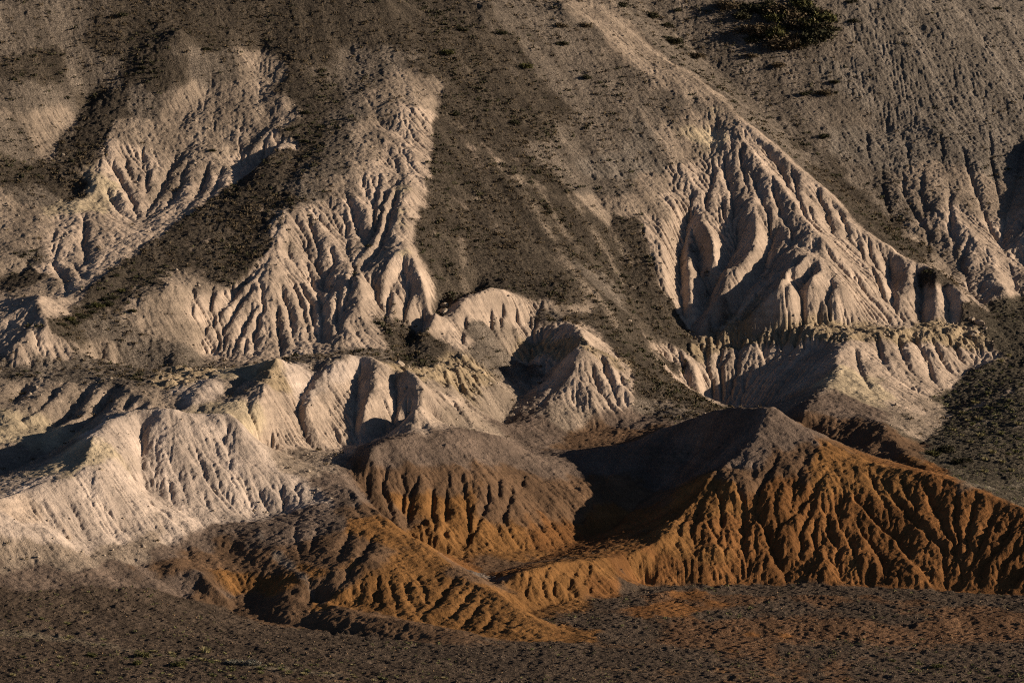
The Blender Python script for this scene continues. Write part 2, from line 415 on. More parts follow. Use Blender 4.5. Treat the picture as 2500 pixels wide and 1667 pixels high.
# gullies traced one by one: (depth in m, width in m, spots from top to bottom)
GULLIES = [
 # big pale ridge on the right
 (0.9, 1.0, '1662,346 1669,396 1683,450 1685,533'), (0.9, 1.0, '1719,374 1741,432 1759,468 1773,504'), (0.9, 0.9, '1773,396 1781,450 1802,504 1831,551'),
 (0.9, 0.9, '1817,374 1827,432 1842,479 1867,515'), (0.7, 0.8, '1860,461 1867,504 1889,540'), (0.8, 0.8, '1871,418 1889,468 1907,511 1917,554'),
 (0.7, 0.8, '1925,475 1943,515 1950,551'), (1.0, 1.1, '1745,324 1795,389 1831,454 1860,486'), (0.9, 0.9, '1590,500 1597,555 1611,591 1606,640'),
 (1.0, 0.9, '1566,560 1562,620 1570,700'), (1.5, 1.3, '1690,480 1694,555 1640,648 1596,725'), (1.6, 1.4, '1775,540 1755,600 1690,680 1628,752'),
 (1.3, 1.1, '1835,600 1792,668 1722,725'), (1.2, 1.1, '1868,635 1842,668 1838,728'), (1.2, 1.0, '1917,648 1885,692 1872,742'), (1.0, 1.0, '1885,544 1903,573 1935,609 1960,640'),
 (0.9, 0.9, '1943,616 1971,641 1993,674 2010,700'), (1.0, 0.9, '1985,560 2000,600 2030,670 2040,712'), (1.2, 1.0, '2040,590 2046,650 2055,720'), (1.3, 1.1, '2106,610 2118,680 2114,742'),
 (1.2, 1.0, '2168,645 2182,700 2184,748'), (0.5, 0.6, '1600,440 1570,470'), (0.6, 0.7, '1700,320 1705,380 1720,430'), (0.6, 0.6, '1640,380 1625,440 1622,480'),
 (0.5, 0.6, '1950,520 1975,570 1990,600'), (0.6, 0.7, '1990,545 2010,600 2025,625'), (0.6, 0.6, '1660,560 1650,590'), (0.5, 0.5, '1740,545 1765,580'),
 # its cliff under the ledge
 (0.8, 0.8, '2011,770 2025,821 2040,850'), (0.9, 0.8, '2061,774 2083,832 2105,865'), (0.9, 0.8, '2105,774 2126,825 2155,885'), (0.8, 0.7, '2137,770 2162,821 2187,855'), (0.7, 0.7, '2180,775 2210,830'),
 (0.7, 0.7, '1960,790 1975,850 2010,905'), (0.6, 0.7, '1700,785 1695,830'), (0.6, 0.6, '1760,780 1750,815'), (0.5, 0.6, '1830,775 1822,805'), (0.6, 0.7, '1660,785 1650,830 1655,880'), (0.5, 0.6, '1620,790 1622,850'),
 # slope at the far right
 (0.8, 0.9, '2025,389 2029,450 2047,504 2094,564'), (0.8, 0.9, '2072,382 2076,450 2133,540 2160,590'), (0.7, 0.8, '2119,378 2115,443 2126,504'), (0.9, 0.9, '2180,414 2184,504 2191,564 2200,620'),
 (0.9, 1.0, '2205,324 2238,432 2285,540 2320,600'), (0.8, 0.9, '2133,520 2128,580 2140,640'), (0.5, 0.7, '2036,270 2040,310'), (0.6, 0.7, '2083,324 2085,370'), (0.7, 0.8, '2230,540 2205,600 2225,660'),
 (0.6, 0.8, '2160,300 2165,380'), (0.6, 0.8, '2270,300 2280,400 2300,470'), (0.5, 0.7, '1990,300 1995,360'),
 # central rib and the cones under it
 (1.0, 1.0, '868,421 858,479 861,522 830,590'), (0.8, 0.8, '793,439 821,515 843,562'), (0.8, 0.8, '890,425 876,468 858,547'), (1.3, 1.2, '911,432 890,504 876,562 843,594 818,630'),
 (1.6, 1.3, '925,600 895,660 885,730'), (1.4, 1.2, '952,640 925,700 915,765'), (0.8, 0.8, '975,700 965,740 950,770'), (1.2, 1.0, '777,640 776,700 772,785'), (1.0, 0.9, '820,600 800,660 790,720'),
 (0.7, 0.7, '660,620 690,680 705,760'), (0.8, 0.7, '680,630 715,690 725,770'), (0.8, 0.7, '700,620 735,680 745,760'), (0.7, 0.6, '720,600 755,660 760,700'), (0.9, 0.8, '645,650 668,710 675,780'),
 (1.0, 0.9, '590,640 545,700 500,770'), (0.9, 0.8, '596,690 560,740 535,800'), (0.8, 0.7, '605,700 585,760 580,815'), (0.7, 0.6, '635,700 640,760 645,815'), (0.7, 0.7, '560,770 565,815'), (1.2, 1.1, '590,600 530,680 470,740 455,800'),
 (0.7, 0.7, '450,640 440,690 425,730'), (0.7, 0.7, '490,650 480,700 465,740'), (0.6, 0.7, '395,650 400,690'), (0.6, 0.7, '760,560 765,610'), (0.7, 0.8, '660,540 668,600'), (0.5, 0.6, '700,480 720,540 740,590'),
 # pale lobes on the left
 (0.8, 0.9, '259,364 274,414 306,464 317,504'), (0.7, 0.8, '288,360 310,425'), (0.7, 0.8, '234,425 270,479 306,504'), (0.8, 0.9, '400,360 382,407 350,470'), (0.8, 0.9, '432,364 414,421 380,480'), (0.8, 0.9, '479,371 461,432 432,475'),
 (0.7, 0.8, '511,378 497,428 470,460'), (0.7, 0.8, '562,367 540,407'), (0.8, 0.9, '194,486 191,562 200,620'), (0.8, 0.9, '120,600 150,650 160,690'), (0.7, 0.8, '170,600 200,650'), (0.8, 0.9, '90,560 60,610 40,640'), (0.6, 0.7, '340,380 335,450'),
 # lobes beside the chute, the cone with the ledge
 (1.2, 0.9, '1130,690 1128,740 1138,785'), (1.2, 0.9, '1162,680 1150,720 1140,770'), (1.2, 0.9, '1195,690 1175,740 1178,782'), (0.9, 0.8, '1070,715 1062,760 1062,800'), (0.8, 0.7, '1222,700 1210,740'),
 (0.9, 0.8, '1383,812 1395,850 1405,880'), (0.8, 0.7, '1354,826 1365,870 1383,905'), (0.8, 0.7, '1415,828 1430,870 1437,895'), (0.9, 0.9, '1300,800 1270,850'), (0.8, 0.8, '1220,815 1200,860'), (0.9, 0.8, '1010,855 1030,900 1070,960'), (0.9, 0.8, '1055,850 1060,900 1085,940'), (0.8, 0.7, '1085,840 1095,880'),
 (0.6, 0.6, '1555,800 1570,840 1595,870'), (0.5, 0.6, '1525,800 1550,850'),
 # pale pyramids
 (1.0, 0.9, '725,852 690,905 684,935 706,1025'), (1.0, 0.8, '822,835 818,880 816,950 818,1010'), (1.0, 0.8, '905,850 911,922 890,983'), (0.5, 0.6, '770,900 760,960 775,1010'), (0.5, 0.5, '850,900 846,960'), (0.6, 0.6, '660,880 655,950'),
 # white wall
 (1.1, 0.8, '322,955 324,1004 326,1087 346,1141'), (0.5, 0.5, '439,1004 468,1087 497,1123 533,1173'), (0.5, 0.5, '508,1094 504,1123 540,1162'), (0.5, 0.5, '590,1116 605,1155 612,1180'), (0.5, 0.5, '263,1011 284,1058 335,1134'),
 (0.5, 0.5, '223,1148 281,1213 299,1234'), (0.5, 0.5, '306,1098 346,1144 425,1216'), (0.5, 0.5, '382,1094 396,1130 400,1160'), (0.6, 0.6, '515,955 520,990 512,1025'), (0.5, 0.5, '640,1110 650,1150 655,1178'), (0.5, 0.5, '150,1150 190,1200'), (0.5, 0.5, '560,1100 575,1150 578,1180'), (0.5, 0.5, '470,1130 480,1170'),
 (0.5, 0.5, '675,1100 690,1150'), (0.6, 0.6, '205,960 215,1000'), (0.4, 0.5, '90,1150 130,1195'),
 # striped hill at the left
 (1.6, 1.3, '150,872 90,930 20,965'), (1.7, 1.3, '215,880 160,950 110,985'), (1.6, 1.2, '262,890 215,950 175,980'), (1.5, 1.1, '310,905 260,950 200,985'), (1.5, 1.2, '70,880 20,920'), (1.2, 1.0, '345,920 300,950 250,975'),
 # fluted dome
 (1.1, 0.8, '883,1066 879,1112 897,1177 905,1200'), (1.1, 0.8, '926,1072 929,1123 926,1206'), (1.2, 0.9, '962,1095 941,1137 935,1216'), (1.1, 0.8, '991,1105 998,1206 996,1256'), (1.1, 0.8, '1030,1090 1023,1155 1025,1270'),
 (1.2, 0.9, '1059,1095 1073,1155 1077,1220 1045,1285'), (1.3, 0.9, '1117,1100 1122,1150 1084,1220 1055,1275'), (1.0, 0.7, '1149,1102 1143,1150'), (1.0, 0.7, '1175,1098 1168,1155 1150,1200'), (1.0, 0.7, '1208,1088 1196,1125'), (0.9, 0.7, '852,1060 845,1110 850,1150'),
 # yellow spur
 (1.4, 1.3, '861,1224 807,1305 771,1362'), (1.2, 1.1, '807,1213 775,1285'), (0.9, 0.8, '922,1335 937,1364 962,1414'), (1.2, 1.0, '1045,1326 1001,1385 965,1418'), (1.2, 0.9, '1091,1344 1070,1375 1019,1429'), (1.0, 0.8, '1106,1370 1084,1411 1055,1443'),
 (0.9, 0.7, '1135,1408 1106,1452'), (0.7, 0.6, '1170,1420 1150,1460'), (0.7, 0.6, '895,1330 905,1370 915,1410'), (0.7, 0.6, '868,1320 862,1370 870,1402'), (0.7, 0.6, '835,1330 820,1385'), (0.7, 0.6, '955,1320 975,1360 985,1400'), (0.6, 0.6, '1000,1310 1010,1345'),
 (0.5, 0.6, '793,1112 836,1206'), (0.5, 0.6, '836,1150 890,1220'), (0.5, 0.6, '900,1200 950,1265'), (0.6, 0.8, '680,1180 678,1240 700,1290'), (0.7, 0.8, '730,1200 712,1270'), (0.6, 0.7, '430,1240 440,1300'),
 # lip of the basin
 (0.7, 0.6, '1217,1306 1207,1364 1215,1395'), (0.8, 0.6, '1261,1296 1243,1328 1253,1375'), (0.8, 0.6, '1304,1288 1275,1335 1271,1375'), (0.8, 0.6, '1333,1288 1305,1340 1300,1370'), (0.8, 0.6, '1365,1284 1335,1345'), (0.9, 0.7, '1401,1278 1365,1340 1350,1365'), (0.9, 0.7, '1440,1274 1405,1335'), (0.8, 0.7, '1490,1262 1440,1330'), (0.7, 0.6, '1530,1240 1490,1310'),
 # orange hill
 (1.4, 1.1, '1800,1030 1745,1123 1737,1166 1759,1216 1773,1263 1795,1303 1812,1335'), (1.1, 0.9, '1905,1075 1856,1148 1791,1206 1777,1252'), (1.0, 0.8, '1889,1110 1860,1173 1838,1227 1842,1285 1881,1321'), (0.9, 0.7, '1903,1160 1899,1220 1925,1263 1918,1310'),
 (1.0, 0.8, '1950,1115 1993,1177 2054,1234 2105,1292 2137,1328'), (1.1, 0.9, '2022,1100 2060,1150 2108,1206 2162,1256 2205,1310'), (1.2, 1.0, '2110,1098 2162,1191 2191,1256 2210,1310'), (1.0, 0.9, '1680,1080 1709,1148 1705,1256 1723,1292'), (0.9, 0.7, '1960,1190 2000,1250 2040,1310'),
 (0.8, 0.6, '1830,1120 1815,1180 1800,1220'), (0.8, 0.6, '1875,1180 1868,1240 1880,1290'), (0.8, 0.6, '1930,1200 1960,1260 1975,1320'), (0.8, 0.7, '1640,1110 1660,1180 1640,1260'), (0.7, 0.6, '1610,1150 1590,1230 1600,1290'), (0.7, 0.6, '1670,1220 1665,1290 1690,1325'), (0.7, 0.6, '1570,1190 1545,1260'),
 (1.0, 0.8, '2200,1120 2190,1200 2210,1260'), (1.0, 0.8, '2245,1140 2225,1220 2215,1300'), (1.0, 0.8, '2290,1155 2262,1230 2225,1310'), (1.0, 0.8, '2340,1180 2300,1250 2240,1325'), (0.9, 0.7, '2352,1250 2310,1290 2280,1340'), (0.9, 0.7, '2400,1250 2352,1310 2330,1350'), (0.8, 0.7, '2060,1085 2085,1140 2120,1190'),
 (0.7, 0.6, '1990,1075 2015,1130 2050,1190'), (0.8, 0.7, '1860,1030 1835,1090 1818,1140'), (0.7, 0.6, '1735,1060 1728,1110'),
 # rusty bank in the gravel
 (0.35, 0.6, '1520,1352 1495,1400'), (0.35, 0.6, '1555,1350 1540,1402'), (0.35, 0.6, '1590,1350 1570,1404'), (0.35, 0.6, '1620,1352 1600,1402'), (0.3, 0.6, '1700,1352 1680,1385'), (0.3, 0.6, '1840,1355 1790,1395'), (0.3, 0.6, '1900,1358 1860,1395'), (0.3, 0.6, '2000,1362 1960,1400'), (0.3, 0.6, '2080,1365 2050,1410'),
 # low rises of rusty ground on the plain (a negative depth builds up)
 (-1.1, 3.2, '1580,1466 1640,1456 1720,1449 1850,1446 1950,1452 2000,1460'), (-1.2, 2.6, '1485,1385 1520,1370 1570,1362 1640,1366'), (-0.9, 2.5, '2080,1440 2200,1428 2352,1424'), (-0.8, 2.2, '1700,1380 1850,1374 1960,1380'),
 # shaded slope of the basin
 (0.8, 0.9, '1620,980 1560,1090 1480,1180'), (0.8, 0.9, '1540,1000 1480,1080 1400,1180'), (0.8, 0.9, '1690,1000 1620,1080 1560,1130'), (0.7, 0.9, '1430,1040 1380,1120 1330,1210'),
]

def carve_gullies(H, c):
    Hn = H.copy(); ny, nx = H.shape
    for i, (depth, width, s) in enumerate(GULLIES):
        fine = GULLIES.index((0.35, 0.6, '1520,1352 1495,1400'))
        soft = 0.45 if i >= fine - 65 and depth > 0 else 0.68
        depth *= soft; width *= 0.55 if soft < 0.5 else 0.72
        rr = np.random.default_rng(1000 + i)
        P = []
        pts = [tuple(map(float, w.split(','))) for w in s.split()]
        for (ax, ay), (bx, by) in zip(pts[:-1], pts[1:]):
            n = max(2, int(math.hypot(bx - ax, by - ay) / 12))
            for j in range(n):
                t = j / n
                P.append((ax + (bx - ax) * t + rr.uniform(-3.5, 3.5), ay + (by - ay) * t))
        P.append(pts[-1])
        W = []
        for px, py in P:
            q = hit(px, py, H, c)
            if W and math.hypot(q[0] - W[-1][0], q[1] - W[-1][1]) > 9.0: continue    # the line of sight slipped past a crest
            W.append(q)
        W = np.array(W)
        x0, x1 = W[:, 0].min() - 4 * width, W[:, 0].max() + 4 * width; y0, y1 = W[:, 1].min() - 4 * width, W[:, 1].max() + 4 * width
        ix0, ix1 = max(0, int((x0 - X0) / c)), min(nx - 1, int((x1 - X0) / c) + 1); iy0, iy1 = max(0, int((y0 - Y0) / c)), min(ny - 1, int((y1 - Y0) / c) + 1)
        if ix1 <= ix0 or iy1 <= iy0: continue
        X, Y = np.meshgrid(X0 + np.arange(ix0, ix1 + 1) * c, Y0 + np.arange(iy0, iy1 + 1) * c)
        best = np.zeros(X.shape); m = max(1, len(W) - 1)
        for j, ((ax, ay, _), (bx, by, _)) in enumerate(zip(W[:-1], W[1:])):
            L2 = (bx - ax) ** 2 + (by - ay) ** 2 + 1e-9
            t = np.clip(((X - ax) * (bx - ax) + (Y - ay) * (by - ay)) / L2, 0, 1)
            d = np.hypot(X - ax - t * (bx - ax), Y - ay - t * (by - ay))
            u = (j + t) / m
            amp = depth * np.clip(u * 4, 0.15, 1) * np.clip((1 - u) * 5, 0.3, 1)
            w_ = width * (0.7 + 0.6 * u)
            best = np.maximum(best, np.abs(amp) * np.exp(-(d / w_) ** 1.15))
        part = Hn[iy0:iy1 + 1, ix0:ix1 + 1]
        if depth > 0: part[:] = np.minimum(part, H[iy0:iy1 + 1, ix0:ix1 + 1] - best)
        else: part[:] = np.maximum(part, H[iy0:iy1 + 1, ix0:ix1 + 1] + best)
    return Hn

# ------------------------------------------------------------------ what the ground is made of: (picture column, picture row) of spots where the kind of ground is plain to see
GROUND = {
 'scree': '1240,460 1330,570 1310,690 1350,730 1400,600 1440,560 1480,650 1500,700 1540,830 1590,910 1450,800 1190,500 1220,620 1170,600 1290,460 1520,880 1550,910 1560,890 100,150 300,100 480,60 700,100 900,80 1020,60 1100,150 1100,300 1050,400 1030,500 1100,600 1050,650 1010,560 1020,320 1030,230 700,200 680,300 600,420 500,500 400,580 300,640 200,700 170,760 350,170 220,300 250,250 180,340 60,400 160,430 1200,580 1280,650 1370,760 1480,850 1570,900 1350,520 1450,640 1250,420 1160,500 1130,430 1500,740 1420,820 1440,870 1290,520 980,790 960,830 930,780 520,610 580,560 640,450 560,480 1200,300 1150,220 1220,250 1000,170 820,60 600,60 750,250 700,330 2040,520 1890,410 1820,330 1960,470 2150,640 2240,720 290,590 350,560 70,640',
 'soil': '50,80 120,50 100,230 500,160 1250,60 1350,100 1300,180 1450,180 1400,290 1350,330 1550,240 880,130 830,190 800,260 640,520 700,430 750,330 770,390 60,330 70,590 100,450 330,230 300,770 330,820 420,815 230,750 100,848 300,845 1150,830 1130,812 1900,250 1850,310 1800,220 1720,140 1750,60 1900,60 1980,420 1600,250 1500,340 700,822 860,812 1240,840 2060,470 1270,360 1330,420 1390,440 190,160 1100,760 1250,720 1480,930 1400,650',
 'grit': '2000,200 2200,150 2352,100 2100,100 2050,350 2200,330 2330,250 2000,60 2250,40 1950,330 2120,260 2280,380 1480,330 1450,380 1400,380',
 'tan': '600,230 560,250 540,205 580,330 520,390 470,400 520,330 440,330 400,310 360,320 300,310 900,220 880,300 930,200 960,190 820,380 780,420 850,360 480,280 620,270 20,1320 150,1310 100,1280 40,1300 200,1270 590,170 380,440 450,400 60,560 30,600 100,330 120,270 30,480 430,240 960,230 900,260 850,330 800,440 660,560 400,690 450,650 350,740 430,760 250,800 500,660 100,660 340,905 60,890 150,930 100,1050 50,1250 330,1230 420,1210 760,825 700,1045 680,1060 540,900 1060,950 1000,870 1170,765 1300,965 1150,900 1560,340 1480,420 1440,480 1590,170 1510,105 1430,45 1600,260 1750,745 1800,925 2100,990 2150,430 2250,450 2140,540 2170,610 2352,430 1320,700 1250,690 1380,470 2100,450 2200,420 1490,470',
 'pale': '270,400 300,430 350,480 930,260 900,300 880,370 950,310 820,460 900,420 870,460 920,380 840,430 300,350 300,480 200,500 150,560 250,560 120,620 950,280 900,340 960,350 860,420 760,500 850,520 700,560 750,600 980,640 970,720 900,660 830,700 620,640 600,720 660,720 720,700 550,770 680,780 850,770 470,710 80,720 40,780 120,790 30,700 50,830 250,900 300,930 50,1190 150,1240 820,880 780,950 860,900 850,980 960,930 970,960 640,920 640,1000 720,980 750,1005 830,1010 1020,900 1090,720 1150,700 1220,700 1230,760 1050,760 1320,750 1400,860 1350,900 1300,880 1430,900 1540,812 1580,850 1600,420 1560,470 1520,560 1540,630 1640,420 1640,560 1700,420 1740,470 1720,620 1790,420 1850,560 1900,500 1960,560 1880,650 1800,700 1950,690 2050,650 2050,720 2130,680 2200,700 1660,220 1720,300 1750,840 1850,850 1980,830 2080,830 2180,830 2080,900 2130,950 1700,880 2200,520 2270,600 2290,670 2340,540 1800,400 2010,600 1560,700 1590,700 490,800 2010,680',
 'cream': '240,420 940,430 930,520 940,580 540,960 200,1040 60,985 560,850 1640,300 1650,260 2000,900 1960,870 935,480 190,470 1690,280',
 'white': '300,1000 450,1000 400,1100 560,1080 650,1120 300,1150 150,1160 600,1160 480,1150 700,850 470,890 780,840 690,870 520,1100 250,1100',
 'cap': '250,864 400,870 640,850 950,850 430,855 1060,835 1000,845 1100,850 1260,805 1380,812 1700,772 1800,768 1900,767 2000,766 2100,768 2200,775 1640,780 1320,795',
 'gravel': '1112,1324',
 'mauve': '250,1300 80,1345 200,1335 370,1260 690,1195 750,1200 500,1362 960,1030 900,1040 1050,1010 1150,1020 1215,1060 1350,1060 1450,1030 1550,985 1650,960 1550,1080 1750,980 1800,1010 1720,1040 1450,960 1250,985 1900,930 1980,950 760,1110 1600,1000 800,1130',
 'brown': '1130,1312 1095,1322 706,1339 641,1290 720,1360 760,1330 480,1240 540,1225 420,1260 500,1260 560,1290 450,1285 730,1285 780,1250 400,1310 330,1340 650,1370 900,1430 1050,1460 850,1260 880,1110 900,1180 1130,1150 1200,1110 1300,1150 1450,1150 1830,1060 1700,1110 1350,1005 1450,1000 2060,1010 2000,1010 1920,985 480,1350 840,1180 1020,1110 950,1110 1380,1130 780,1400',
 'ochre': '640,1340 540,1335 850,1195 900,1235 960,1290 880,1340 1000,1370 830,1380 1080,1400 1200,1440 1100,1440 1150,1400 950,1150 1050,1150 1000,1220 1100,1220 1650,1130 1900,1070 1950,1100 1560,1260 1620,1290 2050,1120 1950,1320 1300,1320 1400,1310 1250,1350 1480,1300 1500,1330 2110,1062 700,1300 930,1380 980,1330 2130,1075',
 'rust': '1090,1312 1150,1318 1520,1392 1550,1372 1570,1396 1600,1368 1620,1385 1700,1458 1800,1456 1250,1462 1350,1230 1780,1150 1850,1200 1650,1230 1700,1300 1900,1250 2000,1200 2150,1120 1800,1310 2100,1280 2200,1180 2280,1250 2330,1320 2150,1330 1400,1348 1560,1370 1540,1390 1590,1370 2000,1260 1960,1180 2060,1200 1420,1200',
 'plain': '100,1400 100,1500 400,1450 600,1500 900,1500 1200,1540 1500,1500 1900,1480 2200,1520 300,1550 1350,1430 2100,1430 1650,1405 1800,1390 1950,1365 2000,1400 2300,1390 250,1370 750,1480 1450,1380 1400,1460 1850,1360 2352,1500 1450,1450',
 'rubble': '1600,1462 1650,1455 1720,1452 1780,1450 1850,1450 1900,1452 1950,1456 1720,1465 1850,1465 1500,1380 1530,1372 1640,1372 2120,1438 2200,1432 2300,1430 1880,1380 1700,1450 2250,1450 2110,1380 2250,1400 1700,1370 1660,1450 1800,1450 1600,1385 2000,1370 1900,1375 2300,1430 1750,1462',
 'valley': '2250,880 2300,950 2250,1000 2300,1080 2200,1050 2352,1130 2320,800 2180,1080 2330,700 2290,760 2320,880 2352,850',
}
#            colour (real, unlit)      rills 5 m, 1.6 m, 0.8 m   scree  crumb
KINDS = {
 'scree': ((0.066, 0.051, 0.036), 0.02, 0.03, 0.03, 1),
 'soil': ((0.142, 0.112, 0.084), 0.02, 0.06, 0.1, 0.8),
 'grit': ((0.172, 0.14, 0.108), 0.06, 0.15, 0.22, 0.6),
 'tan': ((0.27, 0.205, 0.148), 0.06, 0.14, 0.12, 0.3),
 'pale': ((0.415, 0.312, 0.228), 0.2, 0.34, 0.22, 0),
 'cream': ((0.45, 0.35, 0.225), 0.1, 0.2, 0.12, 0),
 'white': ((0.465, 0.362, 0.28), 0.08, 0.25, 0.22, 0),
 'cap': ((0.31, 0.23, 0.14), 0.4, 0.5, 0.2, 0.1),
 'gravel': ((0.2, 0.155, 0.12), 0, 0, 0, 0.5),
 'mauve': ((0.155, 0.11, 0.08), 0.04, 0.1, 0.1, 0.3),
 'brown': ((0.14, 0.082, 0.045), 0.06, 0.2, 0.25, 0.05),
 'ochre': ((0.205, 0.098, 0.032), 0.05, 0.28, 0.34, 0),
 'rust': ((0.19, 0.084, 0.028), 0.06, 0.3, 0.38, 0),
 'plain': ((0.08, 0.056, 0.038), 0, 0, 0, 0.6),
 'rubble': ((0.13, 0.07, 0.036), 0, 0.1, 0.35, 0.6),
 'valley': ((0.078, 0.063, 0.043), 0, 0, 0, 1),
}

# edges between two kinds of ground: (kind on the left hand, kind on the right hand, spots along the edge)
EDGES = [
 ('scree', 'tan', '1006,190 1002,252'), ('scree', 'pale', '1002,252 996,331 977,414 968,468 951,504 955,580 978,609 1002,652 998,705'),
 ('scree', 'pale', '648,340 500,448 420,500 330,568 220,655 145,728'), ('pale', 'scree', '625,510 614,580 569,627 515,668'),
 ('pale', 'scree', '1478,520 1480,560 1491,609 1513,652 1545,688 1574,750'), ('scree', 'pale', '1365,745 1445,830 1458,900'),
 ('scree', 'pale', '1000,722 1060,690 1131,655 1240,680'), ('soil', 'tan', '1440,40 1500,105 1640,205 1700,268'),
 ('soil', 'pale', '1700,268 1790,338 1850,390'), ('scree', 'pale', '1850,390 1920,452 1960,506 2020,552 2080,587'),
 ('white', 'tan', '0,1240 200,1268 310,1226'), ('white', 'mauve', '400,1240 480,1200 600,1200 715,1158'),
 ('rust', 'plain', '1460,1341 1750,1338 2000,1344 2352,1364'), ('ochre', 'brown', '770,1388 960,1428 1060,1455'), ('ochre', 'plain', '1060,1455 1160,1477 1311,1476'),
 ('valley', 'pale', '2240,828 2168,920'), ('valley', 'tan', '2170,930 2172,960 2126,1012'), ('valley', 'brown', '2126,1012 2144,1062'), ('valley', 'rust', '2144,1062 2200,1108 2352,1168'),
 ('mauve', 'plain', '-40,1353 200,1345 340,1358 430,1375'), ('brown', 'plain', '430,1375 500,1396 640,1430 850,1460 1020,1482 1165,1492'),
 ('cap', 'pale', '1700,788 1880,778 2220,790'), ('cap', 'pale', '1250,815 1335,800 1440,845'), ('soil', 'tan', '0,872 110,872 300,884'),
]

def hit(px, py, H, c, ya=440.0, yb=815.0):
    """the first place where the line of sight through a spot of the picture meets the ground"""
    ys = np.arange(ya, yb, 0.5)
    x0, _, _ = at(px, py, 1.0); z1 = at(px, py, 1.0)[2] - CAMZ
    xs = x0 * ys; zs = CAMZ + z1 * ys
    ix = np.clip(((xs - X0) / c).astype(int), 0, H.shape[1] - 1); iy = np.clip(((ys - Y0) / c).astype(int), 0, H.shape[0] - 1)
    below = np.nonzero(H[iy, ix] > zs)[0]
    k = below[0] if len(below) else len(ys) - 1
    return xs[k], ys[k], zs[k]

PC = 0.8
Hp = H[::2, ::2]
names = list(KINDS)
gp, gk = [], []
for k, s in GROUND.items():
    for w in s.split():
        a, b = w.split(',')
        gp.append(hit(float(a), float(b), H, CELL)); gk.append(names.index(k))
for right, left, s in EDGES:
    P = [tuple(map(float, w.split(','))) for w in s.split()]
    for (ax, ay), (bx, by) in zip(P[:-1], P[1:]):
        n = max(2, int(math.hypot(bx - ax, by - ay) / 9)); ln = math.hypot(bx - ax, by - ay)
        nxx, nyy = -(by - ay) / ln, (bx - ax) / ln              # towards the left hand on a picture with rows running down
        for i in range(n):
            t = (i + 0.5) / n
            for off in (7, 20):
                for sg, kind in ((1, left), (-1, right)):
                    gp.append(hit(ax + (bx - ax) * t + sg * off * nxx, ay + (by - ay) * t + sg * off * nyy, H, CELL)); gk.append(names.index(kind))
gp = np.array(gp); gk = np.array(gk)
PX, PY = np.meshgrid(X0 + np.arange(Hp.shape[1]) * PC, Y0 + np.arange(Hp.shape[0]) * PC)
KW = np.zeros((len(names),) + Hp.shape, np.float32)
wx = 0.7 * fbm(Hp.shape, PC, 9, 301, 3); wy = 0.7 * fbm(Hp.shape, PC, 9, 401, 3)
for (x, y, z), k in zip(gp, gk):
    d2 = (PX + wx - x) ** 2 + (0.8 * (PY + wy - y)) ** 2 + (1.3 * (Hp - z)) ** 2
    KW[k] += 1.0 / (d2 + 1.0) ** 3.5
KW /= KW.sum(0)
shp = H.shape
# ragged edges between the kinds of ground, drawn out down the slope
run1 = lic(H, CELL, 2.2, 14, 61, 4); run2 = lic(H, CELL, 4.5, 20, 62, 4)
KF = np.stack([up2(KW[k], shp) for k in range(len(names))]).astype(np.float32)
for k in range(len(names)):
    a_ = 2.39996 * k
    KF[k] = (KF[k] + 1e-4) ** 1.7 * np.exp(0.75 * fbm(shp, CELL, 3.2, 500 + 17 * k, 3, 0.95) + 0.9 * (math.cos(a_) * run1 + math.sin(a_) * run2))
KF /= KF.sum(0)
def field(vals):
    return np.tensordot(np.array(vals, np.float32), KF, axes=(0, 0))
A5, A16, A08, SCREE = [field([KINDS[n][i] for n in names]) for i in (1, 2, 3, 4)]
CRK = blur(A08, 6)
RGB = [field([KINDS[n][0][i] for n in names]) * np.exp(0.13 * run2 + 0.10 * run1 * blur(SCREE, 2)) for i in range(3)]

# ------------------------------------------------------------------ carve
S0 = slope(blur(H, 8), CELL)
steep = sstep(0.18, 0.5, S0)
H += 0.25 * fbm(shp, CELL, 16, 3, 4) * np.maximum(sstep(0.1, 0.3, S0), 0.25)
H += 0.28 * (1 - SCREE) * steep * fbm(shp, CELL, 6, 63, 3)
H = carve_gullies(H, CELL)
H = erode(H, CELL, blur(A5, 6), 36, 0.030, 0.10, 6.0, 91, 0.06)
# cracks and rills of two sizes
H += 0.75 * up2(CRK, shp) * steep * rill(lic(H, CELL, 2.6, 9, 27, 2)) * sstep(-1.2, 0.8, fbm(shp, CELL, 12, 333, 2))
H2 = up2(H, (2 * (NY - 1) + 1, 2 * (NX - 1) + 1))
CELL2 = CELL / 2
H2 += 0.02 * fbm(H2.shape, CELL2, 1.0, 77, 2)
H2 = erode(H2, CELL2, up2(A16, H2.shape), 14, 0.022, 0.12, 4.0, 92, 0.02)
S1 = up2(steep, H2.shape); crk2 = up2(CRK, H2.shape)
H2 += 0.55 * S1 * crk2 * rill(lic(H2, CELL2, 1.1, 6, 23, 2)) * sstep(-1.3, 0.6, fbm(H2.shape, CELL2, 9, 334, 2))
scree2 = up2(SCREE, H2.shape)
H2 += (0.055 + 0.03 * scree2) * fbm(H2.shape, CELL2, 1.1, 5, 3, 0.85)
capw = up2(blur(KF[names.index('cap')], 4), H2.shape)
H2 += 0.30 * capw * fbm(H2.shape, CELL2, 1.9, 655, 3, 0.6)
RGB2 = [up2(c, H2.shape) for c in RGB]
